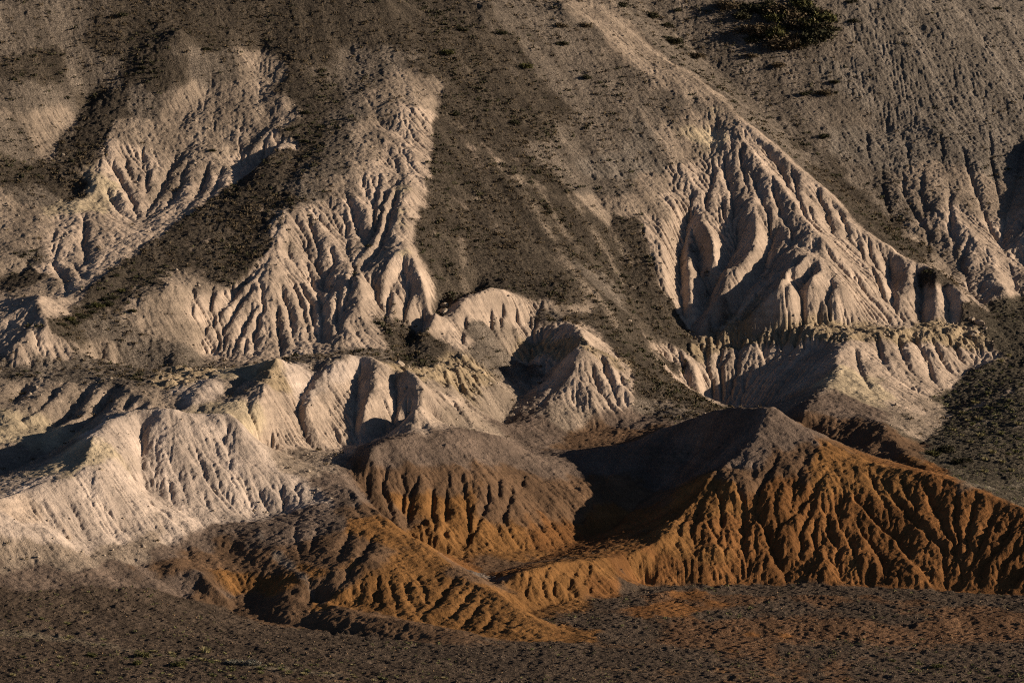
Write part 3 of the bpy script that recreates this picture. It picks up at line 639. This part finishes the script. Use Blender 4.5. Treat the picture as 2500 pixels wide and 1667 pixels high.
# the pale track over the plain and a sandy wash: thin ground of another colour
def stripe(pts, width, colour, strength, seed):
    P = np.array([hit(px, py, H, CELL)[:2] for px, py in pts])
    lo = P.min(0) - 3 * width; hi = P.max(0) + 3 * width
    bx0, bx1 = max(0, int((lo[0] - X0) / CELL2)), min(H2.shape[1], int((hi[0] - X0) / CELL2) + 2)
    by0, by1 = max(0, int((lo[1] - Y0) / CELL2)), min(H2.shape[0], int((hi[1] - Y0) / CELL2) + 2)
    X, Y = np.meshgrid(X0 + np.arange(bx0, bx1) * CELL2, Y0 + np.arange(by0, by1) * CELL2)
    d = np.full(X.shape, 1e9)
    for (ax, ay), (bx, by) in zip(P[:-1], P[1:]):
        L2 = (bx - ax) ** 2 + (by - ay) ** 2
        t = np.clip(((X - ax) * (bx - ax) + (Y - ay) * (by - ay)) / L2, 0, 1)
        d = np.minimum(d, np.hypot(X - ax - t * (bx - ax), Y - ay - t * (by - ay)))
    n = fbm(X.shape, CELL2, 5, seed, 4, 0.7)
    m = np.clip(1.2 - d / (width * (1 + 0.5 * n)), 0, 1) * strength * np.clip(0.75 + 0.4 * n, 0, 1)
    for k in range(3):
        RGB2[k][by0:by1, bx0:bx1] = RGB2[k][by0:by1, bx0:bx1] * (1 - m) + colour[k] * m
stripe([(-60,1450),(60,1458),(150,1468),(230,1480),(330,1502),(450,1514),(600,1530),(760,1548)], 1.3, (0.19, 0.15, 0.10), 0.8, 71)
stripe([(560,1192),(576,1206),(641,1281),(706,1339),(742,1384)], 0.7, (0.21, 0.165, 0.125), 0.8, 75)
stripe([(1330,1476),(1420,1486),(1560,1482),(1700,1478),(1900,1480)], 1.2, (0.15, 0.085, 0.045), 0.6, 72)
stripe([(1380,1534),(1480,1540),(1600,1541),(1680,1537)], 1.0, (0.20, 0.125, 0.07), 0.8, 73)
stripe([(2215,1128),(2290,1120),(2352,1108),(2420,1100)], 1.1, (0.20, 0.165, 0.12), 0.7, 74)
# pale streaks washed down the dark chute
for k_, (w_, s_, pts_) in enumerate([(1.1, 0.75, [(1192,410),(1213,450),(1235,490),(1258,530),(1285,575),(1312,612),(1345,652),(1382,692),(1408,730)]),
        (0.9, 0.6, [(1285,415),(1330,480),(1368,540),(1400,592),(1430,650)]), (0.8, 0.5, [(1355,465),(1410,540),(1445,605)]),
        (0.8, 0.35, [(1100,450),(1132,500),(1152,545)]), (0.9, 0.6, [(1325,640),(1378,690),(1412,745)]), (0.7, 0.4, [(1060,560),(1065,620),(1070,660)]), (0.9, 0.5, [(1090,560),(1110,590),(1130,600)]),
        (0.9, 0.45, [(1230,420),(1262,470),(1290,520),(1330,580)])]):
    stripe(pts_, w_, (0.28, 0.215, 0.155), s_, 200 + k_)

# ------------------------------------------------------------------ materials
def ground_material():
    m = bpy.data.materials.new('ground_material'); m.use_nodes = True
    nt = m.node_tree; N = nt.nodes; L = nt.links
    N.clear()
    out = N.new('ShaderNodeOutputMaterial'); b = N.new('ShaderNodeBsdfPrincipled')
    L.new(b.outputs[0], out.inputs[0])
    b.inputs['Roughness'].default_value = 0.95
    b.inputs['Specular IOR Level'].default_value = 0.1
    col = N.new('ShaderNodeAttribute'); col.attribute_name = 'ground_colour'
    scr = N.new('ShaderNodeAttribute'); scr.attribute_name = 'scree'
    tc = N.new('ShaderNodeTexCoord')
    def noise(scale, detail, rough=0.6):
        n = N.new('ShaderNodeTexNoise'); n.inputs['Scale'].default_value = scale
        n.inputs['Detail'].default_value = detail; n.inputs['Roughness'].default_value = rough
        L.new(tc.outputs['Object'], n.inputs['Vector']); return n
    def math_(op, a, c, clamp=False):
        n = N.new('ShaderNodeMath'); n.operation = op; n.use_clamp = clamp
        for i, v in ((0, a), (1, c)):
            if isinstance(v, (int, float)): n.inputs[i].default_value = v
            else: L.new(v, n.inputs[i])
        return n.outputs[0]
    def ramp(v, a, c, lo, hi):
        n = N.new('ShaderNodeMapRange'); L.new(v, n.inputs[0])
        for i, q in zip((1, 2, 3, 4), (a, c, lo, hi)): n.inputs[i].default_value = q
        return n.outputs[0]
    big = noise(0.22, 4); mid = noise(1.1, 4); fine = noise(3.2, 3, 0.65); grain = noise(9.0, 2, 0.6)
    sep = N.new('ShaderNodeSeparateXYZ'); L.new(tc.outputs['Object'], sep.inputs[0])
    comb = N.new('ShaderNodeCombineXYZ'); L.new(math_('MULTIPLY', sep.outputs[0], 0.03), comb.inputs[0])
    L.new(math_('MULTIPLY', sep.outputs[2], 0.9), comb.inputs[2])
    beds = N.new('ShaderNodeTexNoise'); beds.inputs['Scale'].default_value = 1.0; beds.inputs['Detail'].default_value = 3
    L.new(comb.outputs[0], beds.inputs['Vector'])
    v = math_('MULTIPLY', ramp(big.outputs[0], 0.3, 0.7, 0.85, 1.15), ramp(mid.outputs[0], 0.3, 0.7, 0.9, 1.1))
    v = math_('MULTIPLY', v, ramp(beds.outputs[0], 0.3, 0.7, 0.87, 1.13))
    v = math_('MULTIPLY', v, ramp(grain.outputs[0], 0.3, 0.7, 0.88, 1.12))
    # scree: light and dark pieces
    sp = math_('MULTIPLY', ramp(fine.outputs[0], 0.36, 0.64, 0.45, 1.55), ramp(grain.outputs[0], 0.3, 0.7, 0.6, 1.4))
    mx = N.new('ShaderNodeMix'); mx.data_type = 'FLOAT'
    L.new(scr.outputs['Fac'], mx.inputs[0]); mx.inputs[2].default_value = 1.0; L.new(sp, mx.inputs[3])
    v = math_('MULTIPLY', v, mx.outputs[0])
    sc = N.new('ShaderNodeVectorMath'); sc.operation = 'SCALE'
    L.new(col.outputs['Color'], sc.inputs[0]); L.new(v, sc.inputs['Scale'])
    L.new(sc.outputs[0], b.inputs['Base Color'])
    bump = N.new('ShaderNodeBump'); bump.inputs['Distance'].default_value = 0.5
    L.new(ramp(scr.outputs['Fac'], 0, 1, 0.55, 1.0), bump.inputs['Strength'])
    hh = math_('ADD', math_('MULTIPLY', fine.outputs[0], 0.55), math_('MULTIPLY', mid.outputs[0], 0.5))
    hh = math_('ADD', hh, math_('MULTIPLY', grain.outputs[0], 0.3))
    L.new(hh, bump.inputs['Height']); L.new(bump.outputs[0], b.inputs['Normal'])
    return m
GROUND_MAT = ground_material()


# ------------------------------------------------------------------ the setting as meshes
NY2, NX2 = H2.shape
FINE_X = X0 + np.arange(NX2) * CELL2; FINE_Y = Y0 + np.arange(NY2) * CELL2
gyy, gxx = np.gradient(H2, CELL2)
NRM = np.stack([-gxx, -gyy, np.ones_like(H2)], -1).astype(np.float32)
NRM /= np.linalg.norm(NRM, axis=-1, keepdims=True)
# which piece of the setting each spot belongs to
PIECES = {'plain': ('plain', 'valley', 'rubble'), 'ochre_hills': ('ochre', 'rust', 'brown', 'mauve', 'gravel'),
          'pale_badlands': ('pale', 'cream', 'white', 'cap', 'tan'), 'hillside': ('scree', 'soil', 'grit')}
PW = np.stack([blur(sum(KF[names.index(k)] for k in ks), 6) for ks in PIECES.values()])
PID = np.repeat(np.repeat(PW.argmax(0), 2, 0), 2, 1)[:NY2, :NX2]

def mesh_from(name, co, quads, colour, scree, normals=None):
    me = bpy.data.meshes.new(name)
    used = np.unique(quads)
    remap = np.full(len(co), -1, np.int64); remap[used] = np.arange(len(used))
    q = remap[quads].reshape(-1).astype(np.int32); nf = q.size // 4
    me.vertices.add(len(used)); me.vertices.foreach_set('co', co[used].astype(np.float32).ravel())
    me.loops.add(q.size); me.loops.foreach_set('vertex_index', q)
    me.polygons.add(nf); me.polygons.foreach_set('loop_start', np.arange(0, q.size, 4, dtype=np.int32))
    me.polygons.foreach_set('use_smooth', np.ones(nf, bool))
    me.update()
    a = me.attributes.new('ground_colour', 'FLOAT_COLOR', 'POINT'); a.data.foreach_set('color', colour[used].astype(np.float32).ravel())
    a = me.attributes.new('scree', 'FLOAT', 'POINT'); a.data.foreach_set('value', scree[used].astype(np.float32))
    if normals is not None:
        me.normals_split_custom_set_from_vertices(normals[used])
    me.materials.append(GROUND_MAT)
    o = bpy.data.objects.new(name, me); C.collection.objects.link(o); o['kind'] = 'structure'
    return o

co = np.empty((NY2, NX2, 3), np.float32)
co[..., 0] = FINE_X[None]; co[..., 1] = FINE_Y[:, None]; co[..., 2] = H2
colr = np.ones((NY2, NX2, 4), np.float32)
for k in range(3): colr[..., k] = RGB2[k]
ids = np.arange(NY2 * NX2).reshape(NY2, NX2)
quads = np.stack([ids[:-1, :-1], ids[:-1, 1:], ids[1:, 1:], ids[1:, :-1]], -1)
for i, nm in enumerate(PIECES):
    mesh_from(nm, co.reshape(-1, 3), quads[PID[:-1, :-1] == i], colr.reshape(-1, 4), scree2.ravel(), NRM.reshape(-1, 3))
# beyond the surveyed ground: the same plain and slopes carried on to the horizon
far = np.array([15, 60, 200, 700, 2500, 9000.0])
xs = np.concatenate([X0 - far[::-1], FINE_X[::4], X1 + far]); ys = np.concatenate([Y0 - far[::-1], FINE_Y[::4], Y1 + far])
ixc = np.clip(np.rint((xs - X0) / CELL2).astype(int), 0, NX2 - 1); iyc = np.clip(np.rint((ys - Y0) / CELL2).astype(int), 0, NY2 - 1)
fz = H2[iyc][:, ixc]
fco = np.stack([np.broadcast_to(xs[None], fz.shape), np.broadcast_to(ys[:, None], fz.shape), fz], -1).reshape(-1, 3)
fcol = colr[iyc][:, ixc].reshape(-1, 4); fscr = scree2[iyc][:, ixc].ravel()
fi = np.arange(fz.size).reshape(fz.shape)
fq = np.stack([fi[:-1, :-1], fi[:-1, 1:], fi[1:, 1:], fi[1:, :-1]], -1)
m6 = len(far)
inx = np.zeros(len(xs) - 1, bool); inx[m6:-m6] = True
iny = np.zeros(len(ys) - 1, bool); iny[m6:-m6] = True
ring = ~(iny[:, None] & inx[None])
front = np.zeros_like(ring); front[:m6] = True
mesh_from('ground', fco, fq[ring & front], fcol, fscr)
mesh_from('distant_hills', fco, fq[ring & ~front], fcol, fscr)

# ------------------------------------------------------------------ things
def hz(x, y):
    fx = np.clip((np.asarray(x) - X0) / CELL2, 0, NX2 - 1.001); fy = np.clip((np.asarray(y) - Y0) / CELL2, 0, NY2 - 1.001)
    ix = fx.astype(int); iy = fy.astype(int); tx = fx - ix; ty = fy - iy
    return (H2[iy, ix] * (1 - tx) + H2[iy, ix + 1] * tx) * (1 - ty) + (H2[iy + 1, ix] * (1 - tx) + H2[iy + 1, ix + 1] * tx) * ty

def plant_material(name, a, b_):
    m = bpy.data.materials.new(name); m.use_nodes = True
    nt = m.node_tree; bs = nt.nodes['Principled BSDF']
    bs.inputs['Roughness'].default_value = 0.9; bs.inputs['Specular IOR Level'].default_value = 0.1
    tcn = nt.nodes.new('ShaderNodeTexCoord'); no = nt.nodes.new('ShaderNodeTexNoise'); no.inputs['Scale'].default_value = 2.5
    no.inputs['Detail'].default_value = 4
    r = nt.nodes.new('ShaderNodeValToRGB')
    r.color_ramp.elements[0].position = 0.35; r.color_ramp.elements[0].color = (*a, 1)
    r.color_ramp.elements[1].position = 0.65; r.color_ramp.elements[1].color = (*b_, 1)
    nt.links.new(tcn.outputs['Object'], no.inputs['Vector']); nt.links.new(no.outputs[0], r.inputs[0]); nt.links.new(r.outputs[0], bs.inputs['Base Color'])
    return m
MAT = {
 'dark_leaf': plant_material('dark_leaf', (0.030, 0.030, 0.016), (0.075, 0.065, 0.032)),
 'olive_leaf': plant_material('olive_leaf', (0.050, 0.052, 0.020), (0.130, 0.115, 0.040)),
 'brown_leaf': plant_material('brown_leaf', (0.070, 0.050, 0.030), (0.150, 0.110, 0.062)),
 'grey_leaf': plant_material('grey_leaf', (0.100, 0.095, 0.075), (0.190, 0.175, 0.140)),
 'straw': plant_material('straw', (0.190, 0.160, 0.070), (0.420, 0.350, 0.170)),
 'green_straw': plant_material('green_straw', (0.090, 0.095, 0.035), (0.220, 0.200, 0.085)),
 'wood': plant_material('wood', (0.080, 0.060, 0.042), (0.200, 0.165, 0.125)),
 'stone': plant_material('stone', (0.26, 0.20, 0.145), (0.42, 0.33, 0.24)),
 'pebble': plant_material('pebble', (0.05, 0.037, 0.026), (0.13, 0.093, 0.063)),
 'rust_pebble': plant_material('rust_pebble', (0.16, 0.09, 0.04), (0.34, 0.22, 0.12)),
}
def tri_mesh(name, V, F, mat):
    me = bpy.data.meshes.new(name)
    me.from_pydata([tuple(v) for v in V], [], [tuple(f) for f in F]); me.materials.append(MAT[mat]); me.update()
    return me

def leaf_cloud(r, n, clumps, leaf, flat=0.6):
    """small pointed leaves in clumps through a low dome of radius 1"""
    V, F = [], []
    cs = r.standard_normal((clumps, 3)); cs /= np.linalg.norm(cs, axis=1, keepdims=True)
    cs *= r.uniform(0.25, 0.8, (clumps, 1)); cs[:, 2] = np.abs(cs[:, 2]) * flat + 0.12
    for i in range(n):
        c = cs[r.integers(clumps)] + r.standard_normal(3) * np.array([0.17, 0.17, 0.13])
        c[2] = max(c[2], 0.02)
        d = r.standard_normal(3); d[2] = abs(d[2]) + 0.2; d /= np.linalg.norm(d)
        s = np.cross(d, r.standard_normal(3)); s /= np.linalg.norm(s) + 1e-6
        L = leaf * r.uniform(0.6, 1.5)
        k = len(V)
        V += [c - s * L * 0.35, c + s * L * 0.35, c + d * L]
        F.append((k, k + 1, k + 2))
    return np.array(V), F
def stems(r, n):
    V, F = [], []
    for i in range(n):
        a = r.uniform(0, 2 * math.pi); t = r.uniform(0.2, 0.8)
        e = np.array([math.cos(a) * t, math.sin(a) * t, r.uniform(0.35, 0.75)])
        b = np.array([math.cos(a), math.sin(a), 0]) * 0.05
        w = 0.03
        p = np.array([-math.sin(a), math.cos(a), 0])
        mid = (b + e) / 2 + np.array([0, 0, 0.08])
        k = len(V)
        for q, ww in ((b - np.array([0, 0, 0.15]), w), (mid, w * 0.7), (e, w * 0.3)):
            for ang in (0, 2.09, 4.19):
                V.append(q + (p * math.cos(ang) + np.array([0, 0, 1]) * math.sin(ang)) * ww)
        for s in (0, 3):
            for j in range(3):
                F.append((k + s + j, k + s + (j + 1) % 3, k + s + 3 + (j + 1) % 3, k + s + 3 + j))
    return np.array(V), F
def tussock(r, n):
    V, F = [], []
    for i in range(n):
        a = r.uniform(0, 2 * math.pi); rr = 0.45 * math.sqrt(r.random())
        b = np.array([math.cos(a) * rr, math.sin(a) * rr, -0.05])
        lean = r.uniform(0.1, 0.75)
        e = b + np.array([math.cos(a) * lean, math.sin(a) * lean, r.uniform(0.45, 1.0)])
        m_ = b * 0.45 + e * 0.55 + np.array([0, 0, 0.12])
        p = np.array([-math.sin(a), math.cos(a), 0]) * 0.035
        k = len(V)
        V += [b - p, b + p, m_ + p * 0.8, m_ - p * 0.8, e]
        F += [(k, k + 1, k + 2, k + 3), (k + 3, k + 2, k + 4)]
    return np.array(V), F
def rock(r, n=3):
    import bmesh
    bm = bmesh.new(); bmesh.ops.create_icosphere(bm, subdivisions=n, radius=1.0)
    dirs = r.standard_normal((14, 3)); dirs /= np.linalg.norm(dirs, axis=1, keepdims=True); h = r.uniform(0.62, 0.95, 14)
    for v in bm.verts:
        p = np.array(v.co); lim = 1.0
        for d, hh in zip(dirs, h):
            t = p @ d
            if t > hh: p = p - d * (t - hh)
        p = p * (1 + 0.05 * math.sin(7 * p[0] + 3 * p[1]) + 0.04 * math.sin(11 * p[2] + 5 * p[0]))
        v.co = p * np.array([1.15, 0.95, 0.8])
    V = [tuple(v.co) for v in bm.verts]; F = [[v.index for v in f.verts] for f in bm.faces]
    bm.free()
    return V, F

rv = np.random.default_rng(5)
PROTO = {}
for kind, mat in (('dark', 'dark_leaf'), ('olive', 'olive_leaf'), ('brown', 'brown_leaf'), ('grey', 'grey_leaf')):
    PROTO[kind] = [(tri_mesh('shrub', *leaf_cloud(rv, 700, 16, 0.15), mat), tri_mesh('stem', *stems(rv, 12), 'wood')) for _ in range(3)]
PROTO['straw'] = [(tri_mesh('grass_tussock', *tussock(rv, 90), 'straw'), None) for _ in range(3)]
PROTO['green'] = [(tri_mesh('grass_tussock', *tussock(rv, 90), 'green_straw'), None) for _ in range(3)]
PROTO['rock'] = [(tri_mesh('boulder', *rock(rv), 'stone'), None) for _ in range(4)]

def put(name, kind, px, py, wpx, label, cat, group=None, tall=1.0):
    """stand a plant or a stone on the ground at a spot of the survey; wpx is its width there"""
    x, y, z = hit(px, py, H2, CELL2)
    z = float(hz(x, y))
    s = 0.5 * wpx / FPX * y * 1.12
    me, st = PROTO[kind][int(rv.integers(len(PROTO[kind])))]
    o = bpy.data.objects.new(name, me); C.collection.objects.link(o)
    o.location = (x, y, z - 0.12 * s); o.rotation_euler = (0, 0, rv.uniform(0, 6.28))
    o.scale = (s * rv.uniform(0.9, 1.1), s * rv.uniform(0.9, 1.1), s * tall * rv.uniform(0.85, 1.1))
    o['label'] = label; o['category'] = cat
    if group: o['group'] = group
    if st:
        c = bpy.data.objects.new('stem', st); C.collection.objects.link(c); c.parent = o
    return o

SHRUBS = [  # kind, column, row, width, label
 ('dark', 1433, 16, 44, 'dark green shrub at the very top edge, just right of the pale crest'),
 ('dark', 1497, 40, 46, 'dark green shrub beside the pale crest, upper one of a close pair'),
 ('dark', 1529, 62, 44, 'dark green shrub beside the pale crest, lower one of a close pair'),
 ('dark', 1545, 98, 58, 'wide dark shrub right of the pale crest, below the close pair'),
 ('brown', 1594, 132, 54, 'rounded brown shrub touching the pale crest, lowest beside it'),
 ('brown', 1791, 154, 50, 'golden brown low shrub below the big dark thicket'),
 ('brown', 1728, 132, 40, 'small brown shrub just under the left side of the big thicket'),
 ('dark', 1961, 56, 34, 'small dark shrub right of the big thicket'),
 ('dark', 1917, 70, 34, 'dark shrub at the right foot of the big thicket'),
 ('brown', 1892, 220, 42, 'round brown shrub in the middle of the right scree slope'),
 ('dark', 1850, 218, 32, 'ragged dark shrub left of the round brown one on the right scree slope'),
 ('dark', 1916, 190, 26, 'small black shrub just above the round brown one on the right scree slope'),
 ('dark', 1894, 316, 36, 'dark shrub alone in the hollow right of the big pale ridge'),
 ('dark', 2292, 22, 28, 'dark shrub near the top right corner of the grey slope'),
 ('dark', 1957, 8, 30, 'dark flat shrub at the top edge right of the thicket'),
 ('dark', 1559, 28, 24, 'tiny dark shrub on bare soil between the crest and the thicket'),
 ('dark', 1347, 181, 30, 'single black green shrub alone on the brown slope left of the crest'),
 ('olive', 1203, 156, 44, 'olive green bush in the middle of the dark upper slope'),
 ('olive', 1027, 124, 40, 'olive green bush on the dark slope above the pale central rib'),
 ('brown', 1343, 63, 44, 'round brown shrub high on the slope left of the crest'),
 ('brown', 1289, 62, 36, 'grey brown shrub left of the round brown one high on the slope'),
 ('dark', 1289, 103, 34, 'dark shrub under the grey brown one high on the slope'),
 ('dark', 1178, 287, 40, 'ragged dark shrub in the middle of the dark central scree'),
 ('dark', 1048, 268, 30, 'dark shrub on the scree right beside the pale central rib'),
 ('dark', 1153, 80, 28, 'small dark shrub at upper centre above the olive bush'),
 ('dark', 1059, 73, 40, 'wide dark shrub at upper centre near the top edge'),
 ('dark', 284, 38, 36, 'round dark shrub at upper left near the top edge'),
 ('dark', 702, 264, 30, 'dark shrub on the left scree, top of three in a row'),
 ('dark', 666, 300, 26, 'dark shrub on the left scree, middle of three in a row'),
 ('dark', 698, 329, 24, 'dark shrub on the left scree, bottom of three in a row'),
 ('dark', 486, 348, 22, 'small dark shrub alone on the pale left lobe'),
 ('dark', 473, 119, 24, 'small dark shrub on the upper left scree above the pale lobe'),
 ('dark', 326, 159, 24, 'small dark shrub on the upper left scree near a shaded hollow'),
 ('dark', 2172, 1034, 56, 'broad dark shrub at the toe of the right hill beside the valley floor'),
 ('olive', 2140, 1046, 40, 'low olive shrub against the brown toe of the right hill'),
 ('dark', 2210, 1062, 44, 'dark low shrub on the valley floor behind the rust ridge'),
 ('grey', 540, 1523, 46, 'grey blue shrub on the dark plain, left one of a pair by the track'),
 ('grey', 576, 1526, 44, 'grey blue shrub on the dark plain, right one of a pair by the track'),
 ('olive', 324, 1508, 42, 'low green shrub on the dark plain beside the pale track'),
 ('olive', 317, 1525, 34, 'low green shrub just below the pale track on the dark plain'),
 ('olive', 212, 1508, 36, 'spreading green shrub left on the dark plain above the track'),
 ('olive', 407, 1526, 40, 'spreading green shrub under the track near the tall tussock'),
 ('olive', 2155, 1534, 36, 'low green shrub at the lower right of the dark plain'),
]
for k, px, py, w, lab in SHRUBS:
    put('shrub', k, px, py, w, lab, 'shrub', 'scattered shrubs', 0.75)
# the thicket at the top right
n = 0
while n < 32:
    px, py = rv.uniform(1662, 1895), rv.uniform(-12, 118)
    if py > 118 - 0.0021 * (px - 1800) ** 2 * (1.0 if px > 1800 else 1.6): continue
    k = 'olive' if rv.random() < (0.6 if px < 1770 and py < 45 else 0.25) else ('brown' if rv.random() < 0.5 else 'dark')
    put('shrub', k, px, py + 4, rv.uniform(46, 92), 'scrubby shrub crowded in the big dark thicket at the top right', 'shrub', 'shrubs of the dark thicket', 0.8); n += 1
for px, py in [(230, 706), (259, 682), (248, 700), (212, 717), (220, 700), (202, 706), (266, 634), (144, 746), (155, 735), (137, 742), (173, 742), (194, 728), (299, 714), (281, 667), (236, 688), (180, 722)]:
    put('shrub', 'olive' if rv.random() < 0.55 else 'dark', px + rv.uniform(-4, 4), py + 3, rv.uniform(18, 34), 'small olive shrub in the line of scrub down the left gully', 'shrub', 'shrubs in the left gully', 0.8)
VALLEY_G = [(2223,966),(2234,976),(2274,940),(2339,976),(2209,948),(2317,1045),(2281,1041),(2303,1063),(2263,1059),(2299,829),(2317,818),(2346,1055),(2249,966),(2324,1084),(2334,1040),(2252,1000),(2190,990),(2300,1000),(2230,1015),(2340,1010),(2270,905),(2320,925),(2345,885),(2210,1000),(2285,975),(2240,925),(2345,1100),(2260,1085)]
for px, py in VALLEY_G:
    put('grass_tussock', 'straw' if rv.random() < 0.6 else 'green', px, py, rv.uniform(14, 26), 'pale grass tussock on the dark valley floor at the right', 'grass tussock', 'grass tussocks of the right valley', 0.85)
put('grass_tussock', 'straw', 472, 1499, 36, 'tall bright straw tussock standing alone on the dark plain', 'grass tussock', None, 1.0)
PLAIN_G = [(202,1456),(396,1501),(439,1514),(504,1520),(72,1530),(54,1510),(140,1512),(173,1525),(490,1553),(533,1552),(392,1552),(353,1558),(292,1537),(648,1530),(666,1544),(799,1559),(713,1526),(97,1422),(155,1435),(68,1418),(198,1406),(331,1417),(238,1469),(811,1526),(861,1564),(1023,1559),(2299,1555),(2270,1558),(2051,1517),(2112,1526),(2216,1566),(120,1540),(230,1548),(600,1548),(740,1545),(420,1535),(560,1558),(30,1550),(690,1560)]
PLAIN_G += [(float(a + rv.normal(0, 14)), float(b + rv.normal(0, 5))) for a, b in [(150,1470),(230,1482),(330,1504),(400,1510),(450,1516),(520,1522),(600,1532),(660,1538),(700,1545),(760,1550),(380,1506),(560,1530),(620,1536),(480,1520),(820,1556),(880,1560)] for _ in range(2)]
for px, py in PLAIN_G:
    put('grass_tussock', 'straw' if rv.random() < 0.45 else 'green', px, py, rv.uniform(14, 26), 'low grass tussock scattered over the dark foreground plain', 'grass tussock', 'grass tussocks of the foreground plain', 0.6)
ROCKS = [(2231,741,15,'small pale boulder at the end of the ledge, uppermost of the pile'),(2250,746,25,'largest pale boulder at the end of the right ledge'),
 (2227,757,16,'pale boulder leaning on the end of the right ledge'),(2241,764,18,'pale boulder in the middle of the pile below the right ledge'),
 (2234,771,15,'lowest small boulder of the pile below the right ledge'),(2262,756,14,'pale boulder at the right edge of the pile by the ledge'),
 (1023,701,22,'round pale boulder on the dark scree, upper of two beside the lobes'),(1019,717,26,'flat pale boulder on the dark scree, lower of two beside the lobes'),
 (1451,661,17,'single pale boulder in the dark central scree chute'),(1444,738,13,'small boulder low in the dark central scree chute'),
 (915,836,28,'tan boulder on the bench behind the pale pyramids'),(144,356,9,'small bright stone alone on the left scree'),
 (1136,1326,12,'small white stone on the gravel floor in front of the dark bowl')]
for px, py, w, lab in ROCKS:
    put('boulder', 'rock', px, py, w, lab, 'boulder', None, 0.9)

# ------------------------------------------------------------------ scrub too dense to count, and gravel
def scatter(name, n, weight, make, mat, seed):
    r = np.random.default_rng(seed)
    VV, FF = [], []; off = 0; got = 0
    while got < n:
        m_ = 4 * n
        y = r.uniform(440, 805, m_); x = r.uniform(-1, 1, m_) * (0.142 * y + 4)
        ix = np.clip(((x - X0) / CELL).astype(int), 0, NX - 1); iy = np.clip(((y - Y0) / CELL).astype(int), 0, NY - 1)
        ok = r.random(m_) < weight[iy, ix]
        x, y = x[ok][:n - got], y[ok][:n - got]
        z = hz(x, y)
        V, F = make(r, x, y, z)
        VV.append(V); FF.append(F + off); off += len(V); got += len(x)
    V = np.concatenate(VV).astype(np.float32); F = np.concatenate(FF)
    me = bpy.data.meshes.new(name); k = F.shape[1]
    me.vertices.add(len(V)); me.vertices.foreach_set('co', V.ravel())
    me.loops.add(F.size); me.loops.foreach_set('vertex_index', F.astype(np.int32).ravel())
    me.polygons.add(len(F)); me.polygons.foreach_set('loop_start', np.arange(0, F.size, k, dtype=np.int32))
    me.update(); me.validate(); me.materials.append(MAT[mat])
    o = bpy.data.objects.new(name, me); C.collection.objects.link(o)
    o['kind'] = 'stuff'
    return o
def scrub_maker(lo, hi, leaves, leaf):
    def make(r, x, y, z):
        n_ = len(x); s = lo + (hi - lo) * r.random(n_) ** 2.5
        c = r.standard_normal((n_, leaves, 3)); c /= np.linalg.norm(c, axis=2, keepdims=True); c *= r.uniform(0.3, 1.0, (n_, leaves, 1))
        c[..., 2] = np.abs(c[..., 2]) * 0.6
        d = r.standard_normal((n_, leaves, 3)); d[..., 2] = np.abs(d[..., 2]) + 0.3; d /= np.linalg.norm(d, axis=2, keepdims=True)
        t = np.cross(d, r.standard_normal((n_, leaves, 3))); t /= np.linalg.norm(t, axis=2, keepdims=True)
        P = np.stack([c - t * leaf * .5, c + t * leaf * .5, c + d * leaf * 1.3], 2) * s[:, None, None, None]
        P += np.stack([x, y, z], 1)[:, None, None, :]
        V = P.reshape(-1, 3)
        return V, np.arange(len(V)).reshape(-1, 3)
    return make
OCT = np.array([[1, 0, 0], [-1, 0, 0], [0, 1, 0], [0, -1, 0], [0, 0, 1], [0, 0, -1.0]])
OCF = np.array([[0, 2, 4], [2, 1, 4], [1, 3, 4], [3, 0, 4], [2, 0, 5], [1, 2, 5], [3, 1, 5], [0, 3, 5]])
def stone_maker(lo, hi):
    def make(r, x, y, z):
        n_ = len(x); s = lo + (hi - lo) * r.random(n_) ** 4
        P = OCT[None] * (1 + 0.35 * r.standard_normal((n_, 6, 3)) * (OCT[None] != 0)) + 0.18 * r.standard_normal((n_, 6, 3))
        P[..., 2] *= 0.7
        P = P * s[:, None, None] + np.stack([x, y, z + 0.15 * s], 1)[:, None, :]
        F = OCF[None] + 6 * np.arange(n_)[:, None, None]
        return P.reshape(-1, 3), F.reshape(-1, 3)
    return make
kf = lambda *ks: np.clip(sum(KF[names.index(k)] for k in ks), 0, 1)
patch = np.clip(0.5 + 0.6 * fbm(shp, CELL, 9, 801, 3), 0.08, 1)
patch2 = np.clip(0.2 + 0.5 * fbm(shp, CELL, 7, 901, 3), 0.0, 1)
scatter('dry_scrub', 16000, (kf('scree') + 0.5 * kf('soil') + 0.2 * kf('grit') + 0.1 * kf('tan')) * patch, scrub_maker(0.16, 0.75, 12, 0.42), 'brown_leaf', 1)
scatter('dark_scrub', 5500, (kf('scree') + 0.35 * kf('soil') + 0.15 * kf('grit')) * patch2, scrub_maker(0.18, 0.95, 12, 0.42), 'dark_leaf', 2)
scatter('short_grass', 2600, (0.9 * kf('valley') + 0.25 * kf('plain') + 0.1 * kf('scree')) * patch2, scrub_maker(0.12, 0.4, 10, 0.5), 'green_straw', 3)
scatter('gravel', 16000, (kf('plain') + 0.7 * kf('valley') + 0.5 * kf('rubble') + 0.06 * kf('mauve', 'gravel')), stone_maker(0.04, 0.20), 'pebble', 4)
scatter('rusty_gravel', 2600, (kf('plain') + kf('rubble')), stone_maker(0.04, 0.16), 'rust_pebble', 6)
scatter('rubble', 5000, 0.8 * kf('cap') + 0.12 * kf('pale', 'white', 'tan') + 0.2 * kf('gravel'), stone_maker(0.06, 0.35), 'stone', 7)
